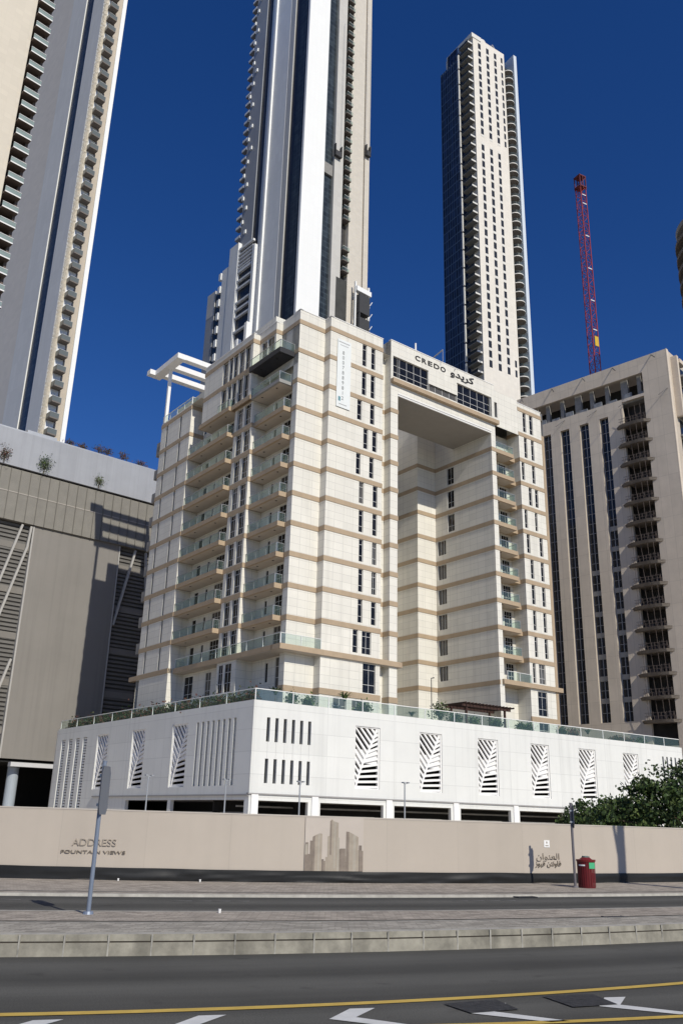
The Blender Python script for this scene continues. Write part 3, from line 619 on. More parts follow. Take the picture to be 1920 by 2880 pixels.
b.build('panel', mat('hoarding_print', (0.475, 0.415, 0.348), 0.6, 0.03, 0.8, joints=(2.4, 9), jdark=0.9, jsize=0.012, streak=0.05), hoard)
cp.build('top_rail', mat('hoarding_rail', (0.5, 0.45, 0.39), 0.5), hoard)
def fpt(x): return Vector((x, fenceC(x) - hb.y))
n = 300; xs = [-33 + i * 75 / n for i in range(n + 1)]; NJ = 6
def skp(i, j):
    x = xs[i]; f = j / NJ
    fold = noise.noise(Vector((x * 1.1, f * 1.5, 2.0))) * 0.05 + noise.noise(Vector((x * 0.3, 5, f * 2))) * 0.05
    zt = 0.615 + noise.noise(Vector((x * 0.5, 0, 7))) * 0.022 - 0.002 * x
    zb = 0.303 + max(0, noise.noise(Vector((x * 0.8, 3, 7)))) * 0.05
    return (x, fpt(x).y - 0.035 - abs(fold) * (0.3 + 0.7 * math.sin(f * 2.6)), zt + (zb - zt) * f)
sv = [skp(i, j) for i in range(n + 1) for j in range(NJ + 1)]; K = NJ + 1
sm_ = bpy.data.meshes.new('skirt'); sm_.from_pydata(sv, [], [(i * K + j + 1, (i + 1) * K + j + 1, (i + 1) * K + j, i * K + j) for i in range(n) for j in range(NJ)])
sm_.polygons.foreach_set('use_smooth', [True] * len(sm_.polygons)); sm_.materials.append(mat('black_sheeting', (0.014, 0.014, 0.014), 0.5, 0.35, 0.8)); link('skirt', sm_, hoard)
def ffac(x):                                          # facade frame tangent to the hoarding at x
    p = fpt(x); q = fpt(x + 0.1) - fpt(x - 0.1); return Fac(p, d=q)
def fx_at(az):                                        # x on the hoarding seen at a bearing
    x = 0.0
    for _ in range(40): x = math.tan(R(az)) * fenceC(x)
    return x
xa = fx_at(-14.28)
letters('ADDRESS', 0.27, ffac(xa), 0, 1.19, 0.012, M['letpale'], hoard, width=1.22)
letters('FOUNTAIN VIEWS', 0.12, ffac(xa), 0, 0.985, 0.012, M['brown'], hoard, width=1.78)
xb = fx_at(12.9)
letters('\uFEE5\uFE8D\uFEEE\uFEE8\uFECC\uFEDF\uFE8D', 0.26, ffac(xb), 0.02, 1.02, 0.012, M['letpale'], hoard, 'arabic_lettering', width=0.92)
letters('\uFEAF\uFEEE\uFEF4\uFED3 \uFEE6\uFE98\uFEE7\uFEED\uFE8E\uFED3', 0.22, ffac(xb), 0.02, 0.82, 0.012, M['brown'], hoard, 'arabic_lettering', width=1.02)
F = ffac(xb); b = MB(); b.fbox(F, -0.11, 0.11, 1.38, 1.6, 0.003, 0.012, 0); b.fbox(F, -0.025, 0.025, 1.5, 1.56, 0.012, 0.016, 1); b.fbox(F, -0.06, 0.06, 1.42, 1.45, 0.012, 0.016, 1); b.build('emblem', [M['whitep'], M['letpale']], hoard)
# printed skyline
x0, x1 = fx_at(-1.72), fx_at(1.86); F = ffac((x0 + x1) / 2); W2 = (x1 - x0) / 2 * 1.04
b = MB(); b.fbox(F, -W2, W2, 0.62, ht(0) - 0.035, 0.012, 0.02, 0)
def ppoly(pts, o, mi):
    b.quad([F.p(x * W2, 0.62 + y * 1.5, o) for x, y in pts], mi)
lay = 0.0205
for k in range(26):                                   # low blocks along the foot of the picture
    rr = random.Random(k); x = -0.98 + k * 0.076; h = 0.12 + rr.random() * 0.3 + (0.15 if k < 3 or k > 23 else 0); lay += 0.0002
    ppoly([(x, 0), (min(x + 0.1, 0.99), 0), (min(x + 0.1, 0.99), h), (x, h)], lay, rr.choice((2, 3, 1, 2)))
for pts, mi in (([(-0.74, 0), (-0.42, 0), (-0.42, 0.69), (-0.5, 0.695), (-0.62, 0.67), (-0.74, 0.63)], 1), ([(-0.74, 0), (-0.66, 0), (-0.66, 0.655), (-0.74, 0.63)], 2), ([(-0.56, 0), (-0.5, 0), (-0.5, 0.695), (-0.56, 0.685)], 4),
    ([(-0.23, 0), (0.17, 0), (0.17, 0.62), (0.13, 0.63), (0.13, 0.9), (-0.04, 0.93), (-0.1, 0.97), (-0.16, 0.93), (-0.16, 0.66), (-0.23, 0.64)], 1), ([(-0.16, 0.3), (-0.1, 0.3), (-0.1, 0.96), (-0.16, 0.93)], 2), ([(-0.02, 0.05), (0.04, 0.05), (0.04, 0.91), (-0.02, 0.92)], 4), ([(0.09, 0), (0.17, 0), (0.17, 0.62), (0.09, 0.63)], 4),
    ([(0.4, 0), (0.82, 0), (0.82, 0.64), (0.66, 0.69), (0.5, 0.735), (0.4, 0.74)], 1), ([(0.4, 0), (0.5, 0), (0.5, 0.735), (0.4, 0.74)], 2), ([(0.64, 0), (0.74, 0), (0.74, 0.66), (0.64, 0.695)], 4), ([(0.2, 0), (0.38, 0), (0.38, 0.42), (0.2, 0.42)], 2), ([(0.86, 0), (0.99, 0), (0.99, 0.38), (0.86, 0.4)], 2), ([(-0.99, 0), (-0.78, 0), (-0.78, 0.3), (-0.99, 0.3)], 2), ([(-0.99, 0.3), (-0.9, 0.3), (-0.9, 0.5), (-0.99, 0.48)], 4)):
    lay += 0.0003; ppoly(pts, lay, mi)
pm = [mat('print_sky', (0.50, 0.44, 0.38), 0.6, 0.05, 1), mat('print_taupe', (0.345, 0.295, 0.235), 0.6, 0.12, 4), mat('print_umber', (0.225, 0.185, 0.15), 0.6, 0.2, 4), mat('print_brown', (0.17, 0.14, 0.115), 0.6, 0.2, 4), mat('print_sand', (0.37, 0.33, 0.27), 0.6, 0.1, 4)]
b.build('printed_skyline', pm, hoard)

# ------------------------------------------------------------------ street furniture
def sign_post(name, label, x, y, top, plate, paint):
    t = thing(name, label, 'road sign', (x, y, 0.3), 90)
    b = MB(); b.tube((0, 0, 0), (0, 0, top - 0.3), 0.04, 0.04, 12); b.build('pole', paint, t, smooth=True)
    b = MB(); b.tube((0, 0, 0), (0, 0, 0.05), 0.1, 0.085, 14); b.tube((0, 0, top - 0.3), (0, 0, top - 0.28), 0.043, 0.043, 12); b.build('base_collar', paint, t)
    z0, z1, az, w = plate; F = Fac((0, 0), d=H(az)); b = MB(); P = []
    shp = [(-w, z0 + 0.12), (-w + 0.06, z0), (w - 0.06, z0), (w, z0 + 0.12), (w, z1 - 0.12), (w - 0.06, z1), (-w + 0.06, z1), (-w, z1 - 0.12)]
    A = [F.p(s, z - 0.3, 0.065) for s, z in shp]; B = [F.p(s, z - 0.3, 0.045) for s, z in shp]
    b.quad(A, 0); b.quad(B[::-1], 1)
    for i in range(8): j = (i + 1) % 8; b.quad([B[i], B[j], A[j], A[i]], 1)
    b.build('plate', [mat('sign_grey', (0.16, 0.17, 0.19), 0.5, 0.05, 2), mat('sign_back', (0.06, 0.065, 0.08), 0.45, 0.05, 2)], t)
    b = MB(); b.fbox(F, -0.06, 0.06, z0 + 0.15 - 0.3, z0 + 0.2 - 0.3, -0.05, 0.045); b.fbox(F, -0.06, 0.06, z1 - 0.2 - 0.3, z1 - 0.15 - 0.3, -0.05, 0.045); b.fbox(F, -0.045, 0.045, z0 + 0.15 - 0.3, z1 - 0.2 - 0.3, 0.038, 0.0445); b.build('bracket', M['steel'], t)
    return t
PB = mat('blue_grey_paint', (0.20, 0.235, 0.30), 0.4, 0.08, 3.0, metal=0.2)
sign_post('street_sign', 'blue grey sign pole on the paved median, its dark plate seen edge on', -4.43, 17.52, 2.98, (2.02, 2.9, 8, 0.21), PB)
sign_post('street_sign', 'slim sign pole with a small dark plate beside the red litter bin', 7.39, 28.72, 2.72, (2.0, 2.68, 5, 0.12), mat('dull_pole', (0.15, 0.14, 0.15), 0.5, 0.1, 3))
lb = thing('litter_bin', 'dark red cylindrical litter bin on the far pavement with a green sticker', 'bin', (7.75, 28.72, 0.3), 60)
RED = mat('bin_red', (0.125, 0.012, 0.014), 0.45, 0.18, 4.0)
b = MB(); n = 24
for i in range(n):                                    # slatted barrel
    a0, a1 = 2 * math.pi * i / n, 2 * math.pi * (i + 0.8) / n; a2 = 2 * math.pi * (i + 1) / n
    for p, q, r in ((a0, a1, 0.262), (a1, a2, 0.245)):
        b.quad([(r * math.cos(p), r * math.sin(p), 0.04), (r * math.cos(q), r * math.sin(q), 0.04), (r * 1.03 * math.cos(q), r * 1.03 * math.sin(q), 0.74), (r * 1.03 * math.cos(p), r * 1.03 * math.sin(p), 0.74)])
b.tube((0, 0, 0), (0, 0, 0.045), 0.25, 0.25, 24); b.tube((0, 0, 0.70), (0, 0, 0.74), 0.24, 0.24, 24); b.build('barrel', RED, lb)
b = MB(); b.tube((0, 0, 0.74), (0, 0, 0.80), 0.285, 0.295, 24); b.tube((0, 0, 0.80), (0, 0, 0.86), 0.2, 0.12, 24); b.build('lid', mat('bin_lid_red', (0.16, 0.02, 0.02), 0.4, 0.1, 4), lb, smooth=False)
b = MB(); b.tube((-0.02, 0, 0.86), (-0.02, 0, 0.9), 0.1, 0.09, 16); b.box(0.02, 0.12, -0.05, 0.05, 0.83, 0.89); b.build('ashtray', mat('dull_green_grey', (0.10, 0.14, 0.13), 0.5), lb)
def wrap(a0, a1, z0, z1, r, name, m, lbz=lb):
    b = MB(); k = 8
    for i in range(k):
        p, q = a0 + (a1 - a0) * i / k, a0 + (a1 - a0) * (i + 1) / k
        b.quad([(r * math.cos(p), r * math.sin(p), z0), (r * math.cos(q), r * math.sin(q), z0), (r * math.cos(q), r * math.sin(q), z1), (r * math.cos(p), r * math.sin(p), z1)])
    b.build(name, m, lbz)
# local angles: the camera lies at about -90-12+... degrees from the bin in world terms
cb = math.atan2(-28.72, -7.75) - R(30)
wrap(cb + 0.35, cb + 1.2, 0.55, 0.72, 0.275, 'green_sticker', mat('sticker_green', (0.07, 0.42, 0.2), 0.5)); wrap(cb - 0.9, cb - 0.1, 0.62, 0.66, 0.275, 'white_strip', M['whitep'])
def grate(label, x, y, z, w, d, az):
    t = thing('drain_grate', label, 'drain', (x, y, z), az); b = MB()
    b.box(-w / 2, w / 2, -d / 2, d / 2, -0.03, 0.006, 1)
    k = 9
    for i in range(k): a = -w / 2 + w * (i + 0.5) / k; b.box(a - w / k * 0.22, a + w / k * 0.22, -d / 2 + 0.02, d / 2 - 0.02, 0.006, 0.02, 0)
    b.box(-w / 2 - 0.02, -w / 2 + 0.02, -d / 2, d / 2, 0.0061, 0.024, 0); b.box(w / 2 - 0.02, w / 2 + 0.02, -d / 2, d / 2, 0.0062, 0.024, 0)
    b.build('bars', [mat('cast_iron', (0.05, 0.052, 0.06), 0.6, 0.1, 4), M['black']], t)
grate('dark drain grate in the far gutter in front of the hoarding', 5.1, farL(5.1) - 0.14, 0.245, 0.55, 0.32, 69)
grate('pair of dark drain slots in the paved median nearest the right edge', 5.82, gut(5.82) + 0.08, 0.287, 0.5, 0.2, 66)
def litter(label, x, y, z, s):
    b = MB(); b.tube((0, 0, 0), (0, 0, s * 1.1), s * 0.38, s * 0.5, 10); b.tube((0, 0, s * 1.1), (0, 0, s * 1.2), s * 0.53, s * 0.53, 10)
    tag(b.build('paper_cup', M['whitep'], None, (x, y, z)), label, 'litter')
litter('white paper cup left on the median beside the far road', -2.13, nearF(-2.13) - 0.4, 0.3, 0.06); litter('white crumpled cup at the foot of the black skirt below the letters', -5.95, fenceC(-5.95) - 0.28, 0.3, 0.055); litter('pale cup lying at the skirt between the lettering and the skyline picture', -3.72, fenceC(-3.72) - 0.3, 0.3, 0.06)

# ------------------------------------------------------------------ helpers for the towers behind
def along(C, az, b):                                  # distance from C along azimuth az to the ray at bearing b from the camera
    h = H(az); r = H(b); C = Vector(C[:2]); return (C.y * r.x - C.x * r.y) / (h.x * r.y - h.y * r.x)
GREYB = mat('grey_cladding', (0.56, 0.55, 0.53), 0.45, 0.05, 0.05, joints=(1.5, 3.4), jdark=0.9, jsize=0.03, streak=0.06)
SILV = mat('silver_cladding', (0.80, 0.80, 0.79), 0.5, 0.04, 0.04, joints=(1.5, 3.45), jdark=0.9, jsize=0.04)
BRIGHT = mat('bright_white_cladding', (0.85, 0.85, 0.83), 0.5, 0.012, 0.05, joints=(1.6, 3.45), jdark=0.94, jsize=0.03, jvar=0.008)
CRM2 = mat('pale_cream_cladding', (0.62, 0.57, 0.49), 0.55, 0.03, 0.05, joints=(1.4, 1.15), jdark=0.9, jsize=0.03)
CRM3 = mat('warm_cream_cladding', (0.64, 0.575, 0.47), 0.55, 0.03, 0.05, joints=(1.6, 1.15), jdark=0.92, jsize=0.03)
BEIG = mat('beige_cladding', (0.50, 0.435, 0.35), 0.55, 0.03, 0.05, joints=(1.6, 1.15), jdark=0.92, jsize=0.03)
CURT = mat('curtain_wall', (0.035, 0.045, 0.052), 0.3, 0.45, 0.5, spec=0.35, joints=(1.5, 1.72), jdark=2.2, jsize=0.06, jvar=0.2)
CURTB = mat('blue_curtain_wall', (0.014, 0.028, 0.07), 0.3, 0.7, 0.3, spec=0.3, joints=(1.7, 3.32), jdark=3.2, jsize=0.09, jvar=0.25)
DARKR = mat('dark_recess', (0.022, 0.024, 0.028), 0.3, 0.4, 0.4, spec=0.4, joints=(1.2, 3.4), jdark=2.0, jsize=0.08)

# ---- left tower
AZ1 = 46.0
C1 = pol(-20.95, 166.0)
lt = thing('residential_tower', 'cream and blue grey tower at the left edge with two columns of balconies', 'tower', (C1.x, C1.y, 0), AZ1)
loc1 = Matrix.Rotation(-R(90 - AZ1), 2)
TOP1 = 255
fr = Fac((0, 0), d=(1, 0)); sb = lambda b: along(C1, AZ1, b)
lf = Fac((0, 110), (0, 0)); lb_ = lambda b: 110 - along(C1, AZ1 - 90, b)
def column(root, name, F, a, c, z0, z1, o, m, back=-3):
    b = MB(); b.fbox(F, a, c, z0, z1, back, o); return b.build(name, m, root)
column(lt, 'cream_pier', fr, 0.02, sb(-20.55), 0, TOP1, 0, CRM3, -0.6); column(lt, 'beige_pier', fr, sb(-19.95), sb(-19.5), 0, TOP1, 0, BEIG); column(lt, 'white_corner_pier', fr, sb(-19.5), sb(-19.2), 0, TOP1, 0.35, BRIGHT)
column(lt, 'loggia_wall', fr, sb(-20.55), sb(-19.95), 0, TOP1, -1.2, CRM3, -4)
column(lt, 'blue_grey_wall', lf, lb_(-21.72), 110, 0, TOP1, 0.0, SILV); column(lt, 'glass_stripe', lf, lb_(-22.25), lb_(-21.72), 0, TOP1, -0.2, CURT, -4)
column(lt, 'blue_grey_wall', lf, lb_(-23.2), lb_(-22.25), 0, TOP1, 0.03, SILV); column(lt, 'grey_wall', lf, 0, lb_(-23.2), 0, TOP1, 0.02, mat('warm_grey_cladding', (0.80, 0.75, 0.68), 0.5, 0.03, 0.05, joints=(1.6, 1.15), jdark=0.95, jsize=0.03))
b = MB(); w = sb(-19.2); b.box(0.5, w - 0.1, 3, 105, 0, TOP1 - 1); b.build('core', GREYB, lt)
def tower_balcony(root, x0, x1, dep, mats, hgt=1.0, door=True, y0=0.0):
    b = MB(); b.box(x0, x1, -dep, 1.2 + y0, 0, 0.28, 0); b.box(x0, x1, -dep, -dep + 0.05, 0.28, 0.28 + hgt, 2); b.box(x1 - 0.05, x1, -dep + 0.05, 0, 0.28, 0.28 + hgt, 2); b.box(x0, x0 + 0.05, -dep + 0.05, 0, 0.28, 0.28 + hgt, 2)
    b.box(x0 - 0.02, x1 + 0.02, -dep - 0.04, -dep + 0.06, 0.28 + hgt, 0.36 + hgt, 1)
    if door: b.box(x0 + (x1 - x0) * 0.15, x0 + (x1 - x0) * 0.85, 1.1 + y0, 1.18 + y0, 0.28, 2.7, 3)
    return b.build('balcony', mats, root)
BMAT = [mat('balcony_soffit', (0.17, 0.15, 0.135), 0.8), M['rail'], GLASS, M['pane2']]
BMAT3 = [mat('balcony_soffit', (0.17, 0.15, 0.135), 0.8), mat('pale_rail', (0.45, 0.46, 0.46), 0.4), mat('grey_glass_front', (0.13, 0.145, 0.14), 0.15, 0.1, 0.5, spec=0.5), M['pane2']]
BMAT2 = [mat('white_slab', (0.7, 0.69, 0.66), 0.7), M['rail'], GLASS, M['pane2']]
t = tower_balcony(lt, sb(-20.58), sb(-19.98), 1.7, BMAT3); t.location = (0, 0, 30)
for k in range(1, 48): inst(t, lt, (0, 0, 30 + 3.46 * k))
C2 = pol(-24.6, 150.0); rel = loc1 @ (C2 - C1)
P0 = rel; pw_ = Fac((P0.x - 60, P0.y), d=(1, 0)); sp = lambda b: 60 + along(C2, AZ1, b)
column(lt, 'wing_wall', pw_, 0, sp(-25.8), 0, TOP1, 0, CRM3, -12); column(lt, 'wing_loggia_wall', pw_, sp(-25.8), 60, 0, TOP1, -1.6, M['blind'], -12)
bx0, bx1 = P0.x - 60 + sp(-25.75), P0.x - 0.1
b = MB(); b.box(bx0, bx1, -1.0, 1.6, 0, 0.3, 0); b.box(bx0, bx1, -0.98, -0.92, 0.3, 1.2, 2); b.box(bx1 - 0.06, bx1, -0.92, 0.5, 0.3, 1.2, 2); b.box(bx0, bx1, -1.04, -0.9, 1.2, 1.3, 1); b.box(bx0, bx1, -1.04, -0.98, 0.02, 0.28, 4)
b.box(bx0 + 0.5, bx0 + 1.9, 1.45, 1.58, 0.3, 2.8, 3); b.box(bx1 - 0.5, bx1, 0.2, 1.6, 0.3, 3.4, 0)
t = b.build('loggia', [mat('loggia_soffit', (0.15, 0.115, 0.095), 0.8), M['rail'], mat('green_glass_front', (0.25, 0.31, 0.29), 0.15, 0.1, 0.5, spec=0.5), M['pane2'], M['whitep']], lt, (0, P0.y, 60))
for k in range(1, 44): inst(t, lt, (0, P0.y, 60 + 3.4 * k))

# ---- centre tower
AZ3 = 49.5
C3 = pol(-3.94, 205.0)
ct = thing('residential_tower', 'tallest tower behind the cream building with a bright white pier between dark glass stripes', 'tower', (C3.x, C3.y, 0), AZ3)
fr = Fac((0, 0), d=(1, 0)); sb = lambda b: along(C3, AZ3, b); lf = Fac((0, 60), (0, 0)); lb_ = lambda b: 60 - along(C3, AZ3 - 90, b)
TOP3 = 310
column(ct, 'white_pier', fr, 0.0, sb(-2.2), 0, TOP3, 0.5, BRIGHT, -0.4); column(ct, 'glass_stripe', fr, sb(-2.2), sb(-1.36), 0, TOP3, -0.6, CURT)
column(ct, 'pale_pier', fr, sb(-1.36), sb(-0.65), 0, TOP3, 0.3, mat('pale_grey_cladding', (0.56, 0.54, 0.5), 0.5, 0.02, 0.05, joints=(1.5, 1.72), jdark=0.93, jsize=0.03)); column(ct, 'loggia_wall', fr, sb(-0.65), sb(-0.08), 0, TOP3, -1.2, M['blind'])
column(ct, 'cream_wall', fr, sb(-0.08), sb(1.0), 0, TOP3, 0.25, CRM2); column(ct, 'groove', fr, sb(1.0), sb(1.1), 0, TOP3, -0.3, BEIG); column(ct, 'cream_pier', fr, sb(1.1), sb(1.47), 0, TOP3, 0.3, CRM2)
w3 = sb(1.47)
column(ct, 'glass_strip', lf, lb_(-4.67), 59.9, 0, TOP3, -0.1, CURT); column(ct, 'dark_recess', lf, lb_(-5.12), lb_(-4.67), 0, TOP3, -0.4, DARKR)
column(ct, 'grey_pier', lf, lb_(-5.48), lb_(-5.12), 0, TOP3, -0.05, GREYB); column(ct, 'grey_wall', lf, lb_(-6.62), lb_(-5.48) - 0.12, 0, TOP3, 0.0, SILV)
column(ct, 'lit_fin', Fac((-0.55, 60 - lb_(-6.62)), d=(1, 0)), 0, 0.6, 0, TOP3, 0.0, BRIGHT, -1.0); column(ct, 'grey_wall', lf, lb_(-7.06), lb_(-6.65), 0, TOP3, 0.0, SILV)
column(ct, 'dark_recess', lf, lb_(-7.5), lb_(-7.06), 0, TOP3, -0.3, DARKR); column(ct, 'grey_panel', lf, lb_(-8.36), lb_(-7.5), 0, TOP3, 0.2, mat('slate_cladding', (0.34, 0.35, 0.37), 0.45, 0.06, 0.05, joints=(1.5, 3.45), jdark=0.85, jsize=0.04))
b = MB(); b.box(0.7, w3 - 0.2, 3, 60 - lb_(-8.3), 0, TOP3 - 1); b.build('core', GREYB, ct)
t = tower_balcony(ct, sb(-0.6), sb(-0.1), 1.1, BMAT); t.location = (0, 0, 152)
for k in range(1, 45):
    if not 2 < k < 5: inst(t, ct, (0, 0, 152 + 3.6 * k))
y8 = 60 - lb_(-8.36)
b = MB(); b.box(-0.5, 0.9, y8, y8 + 2.6, 0, 0.3, 0); b.box(-0.5, -0.42, y8, y8 + 2.6, 0.3, 1.1, 1); t = b.build('side_balcony', [mat('balcony_grey', (0.2, 0.21, 0.23), 0.7), M['rail']], ct, (0, 0, 168))
for k in range(1, 38): inst(t, ct, (0, 0, 168 + 3.8 * k))
b = MB()                                              # glints of sun on the slate panel, put in as small bright white boxes
b.box(-0.55, -0.2, 0, 0.9, 0, 1.3); glint = b.build('sun_glint', BRIGHT, ct, (0, y8 - 3, 172))
for k in range(1, 30): inst(glint, ct, (0, y8 - 3 + ((k * 53) % 7) * 0.5, 172 + k * 4.6))
# lower wings on its left
lw = lambda b: along(C3, AZ3 - 90, b)
def zl(b, z): return 2 + (z - 2) * (C3 + H(AZ3 - 90) * lw(b)).length / 200        # height on the left plane from the height it would have 200 m away
def zf(b, z): return 2 + (z - 2) * (C3 + H(AZ3) * sb(b)).length / 200
Fl2 = Fac((-1.3, 60), (-1.3, 0)); lz = lambda b: 60 - lw(b)
column(ct, 'louvre_bay', Fl2, lz(-8.2), lz(-7.12), 0, zl(-7.6, 148.1), -0.7, DARKR, -3); b = MB()
b.fbox(Fl2, lz(-8.2), lz(-8.14), zl(-7.6, 60), zl(-7.6, 148.1), -0.7, -0.02)
for z, h in [(147.7, .7), (146.1, .4), (144.9, .4), (143.7, .4), (142.5, .4), (141.5, .4), (140.4, .8), (137.5, .6), (135.1, .6), (130.7, .6), (128.5, .6), (126.1, .6), (121.8, .6), (116, .6)]: z = zl(-7.6, z); b.fbox(Fl2, lz(-8.14), lz(-7.12), z, z + h, -0.7, 0)
b.build('louvre_slats', SILV, ct)
column(ct, 'wing_panel', Fl2, lz(-8.82), lz(-8.2), 0, zl(-8.5, 147), 0.1, SILV, -4); column(ct, 'wing_panel', Fl2, lz(-7.12), lz(-6.95), 0, zl(-7, 148.3), 0.1, SILV, -3)
column(ct, 'wing_step', Fl2, lz(-9.27), lz(-8.82), 0, zl(-9.2, 138.9), 0.0, SILV, -5); column(ct, 'wing_glass', Fl2, lz(-9.66), lz(-9.27), 0, zl(-9.5, 131.5), -0.2, CURT, -5); column(ct, 'wing_end', Fl2, lz(-10.2), lz(-9.66), 0, zl(-10, 123.8), 0.0, mat('slate_cladding', (0.34, 0.35, 0.37)), -6); column(ct, 'wing_end_cap', Fl2, lz(-10.2), lz(-9.66), zl(-10, 123.8), zl(-10, 131.1), 0.05, GREYB, -6)
for k in range(9): b = MB(); z = zl(-9.4, 135.5 - k * 4.0); b.fbox(Fl2, lz(-9.45), lz(-9.3), z, z + 2.4, -0.5, 0.35); b.build('wing_hood', BRIGHT, ct)
# cradles and hoists hanging on the right tower face
def cradle(label, b_, z, w, h):
    s = sb(b_); d = (H(AZ3)); q = C3 + d * s + Vector((d.y, -d.x)) * 0.9
    t = thing('work_cradle', label, 'work cradle', (q.x, q.y, z), AZ3); b = MB()
    b.box(-w / 2, w / 2, -0.5, 0.4, 0, 0.15); b.box(-w / 2, w / 2, -0.5, -0.42, 0.15, h * 0.45); b.box(-w / 2, -w / 2 + 0.25, -0.5, 0.4, 0.15, h); b.box(w / 2 - 0.25, w / 2, -0.5, 0.4, 0.15, h); b.build('platform', mat('dark_steel', (0.05, 0.05, 0.052), 0.6), t)
    b = MB(); b.tube((-w / 2 + 0.1, 0, h), (-w / 2 + 0.1, 0, h + 50), 0.05, 0.05, 4); b.tube((w / 2 - 0.1, 0, h), (w / 2 - 0.1, 0, h + 50), 0.05, 0.05, 4); b.build('rope', M['steel'], t)
cradle('dark work cradle hanging between the glass stripe and the balconies of the tallest tower', -1.2, zf(-1.2, 179.5), 2.6, 4.2); cradle('dark work cradle hanging at the right corner of the tallest tower', 1.22, zf(1.2, 180.0), 1.8, 4.0)
hz = thing('hoist_platform', 'dark builders hoist with a white mast on the lower right corner of the tallest tower', 'hoist', ((C3 + H(AZ3) * sb(0.7)).x + 0.9, (C3 + H(AZ3) * sb(0.7)).y - 1.4, 0), AZ3); b = MB()
b.box(-1.3, 2.6, -1.6, 0.3, zf(.7, 127.5), zf(.7, 133)); b.box(-1.3, 2.6, -1.6, 0.3, zf(.7, 119), zf(.7, 126)); b.box(-1.2, -0.9, -1.5, -0.2, zf(.7, 126), zf(.7, 127.5))
b.build('cage', mat('dark_steel', (0.05, 0.05, 0.052)), hz); b = MB()
for x in (-1.9, 3.2): b.bar((x, -0.3, 0), (x, -0.3, zf(.7, 137)), 0.5)
for k in range(20): b.bar((3.2, -0.3, 105 + k * 2), (3.2 + (1 if k % 2 else 0), -0.9, 107 + k * 2), 0.18)
b.box(-2.0, 3.6, -1.2, 0.2, zf(.7, 134), zf(.7, 135.4)); b.build('mast', BRIGHT, hz)
b = MB(); b.fbox(Fac((0, 0), d=(1, 0)), sb(-2.15), sb(-1.45), zf(-1.8, 173.9), zf(-1.8, 177.6), -0.6, 0.1); b.build('bare_panel', M['concrete'], ct)
b = MB(); b.fbox(Fac((0, 0), d=(1, 0)), sb(-0.95), sb(-0.15), 0, zf(-.6, 139.4), -0.5, 0.32); b.build('dark_bay', mat('dark_bay', (0.05, 0.05, 0.045), 0.6, 0.3, 0.3), ct)

# ---- right tower
C4 = pol(10.15, 230.0)
rt = thing('residential_tower', 'cream tower on the right with columns of small windows and dark blue side', 'tower', (C4.x, C4.y, 0), 57)
fr = Fac((0, 0), d=(1, 0)); sb = lambda b: along(C4, 57, b); lf = Fac((0, 40), (0, 0)); lb_ = lambda b: 40 - along(C4, -33, b)
N4, H4, T4 = 38, 3.32, 257.0
C4o = C4 - H(57) * 2.0; lf2 = Fac((-2.0, 40), (-2.0, 0)); lb2 = lambda b: 40 - along(C4o, -33, b)
WHT4 = mat('tower_white', (0.70, 0.68, 0.63), 0.55, 0.03, 0.06)
cw = sb(12.66); colx = [(2.25, 3.5), (5.95, 7.2), (9.55, 10.7), (12.75, 13.6)]
wl4 = MB(); h4 = []; W4 = []
for i in range(N4):
    zt = 254.6 - i * H4
    for j, (a, c) in enumerate(colx):
        if j == 3 and (12 < i < 36): continue
        if i == 12: continue
        h4.append((a, c, zt - 2.35, zt)); W4.append((fr, a, c, zt - 2.35, zt, 0.3, 1, ()))
wl4.wall(fr, 0, cw, 0, T4, h4, 0.35); wl4.quad([(cw, 0, 0), (cw, 14, 0), (cw, 14, T4), (cw, 0, T4)]); wl4.quad([(0, 14, 0), (0, 0.01, 0), (0, 0.01, T4), (0, 14, T4)]); wl4.quad([(0, 0, T4 - 0.5), (cw, 0, T4 - 0.5), (cw, 14, T4 - 0.5), (0, 14, T4 - 0.5)])
[wl4.fbox(fr, a - 0.05, c + 0.05, 254.6 - i * H4 + 0.06, 254.6 - i * H4 + H4 - 2.42, 0.0, 0.05, 1) for a, c in colx[:3] for i in range(N4)]   # white spandrels between the windows
wl4.build('tower_wall', [mat('tower_cream', (0.76, 0.71, 0.63), 0.55, 0.05, 0.12, joints=(1.2, 1.1), jdark=0.9, jsize=0.03), WHT4], rt)
windows(rt, W4, pane=M['pane2'], frame_w=0.07)
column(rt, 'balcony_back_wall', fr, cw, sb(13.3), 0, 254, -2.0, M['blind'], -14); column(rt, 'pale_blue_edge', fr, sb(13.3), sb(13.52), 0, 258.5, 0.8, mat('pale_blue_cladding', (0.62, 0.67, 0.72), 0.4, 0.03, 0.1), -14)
column(rt, 'side_recess', lf, lb_(8.98), 39.98, 0, 255, -1.0, DARKR, -14); column(rt, 'glass_side', lf2, lb2(7.42), lb2(8.86), 0, 250, 0.1, CURTB, -13); column(rt, 'core', lf, lb_(7.42), 39, 0, 246, -3, DARKR, -13)
column(rt, 'roof_screen', lf2, lb2(8.0), lb2(8.86), 250, 255, 0.05, CURTB, -10); column(rt, 'roof_cap', fr, -0.6, 3.6, T4 - 1.2, T4 + 0.6, 0.2, WHT4, -13)
b = MB()
for k in range(76): b.fbox(lf2, lb2(7.42), lb2(8.86), k * H4, k * H4 + 0.28, 0.1, 0.17)
for k in range(9): x = lb2(7.42) + (lb2(8.86) - lb2(7.42)) * k / 8; b.fbox(lf2, x - 0.09, x + 0.09, 0, 250, 0.1, 0.165)
b.build('mullions', mat('blue_mullion', (0.10, 0.15, 0.23), 0.5, 0.1, 0.5), rt)
b = MB(); b.tube((7.2, 5, T4 - 1), (7.2, 5, T4 + 4.5), 2.6, 2.6, 24); b.build('roof_tank', WHT4, rt, smooth=True)
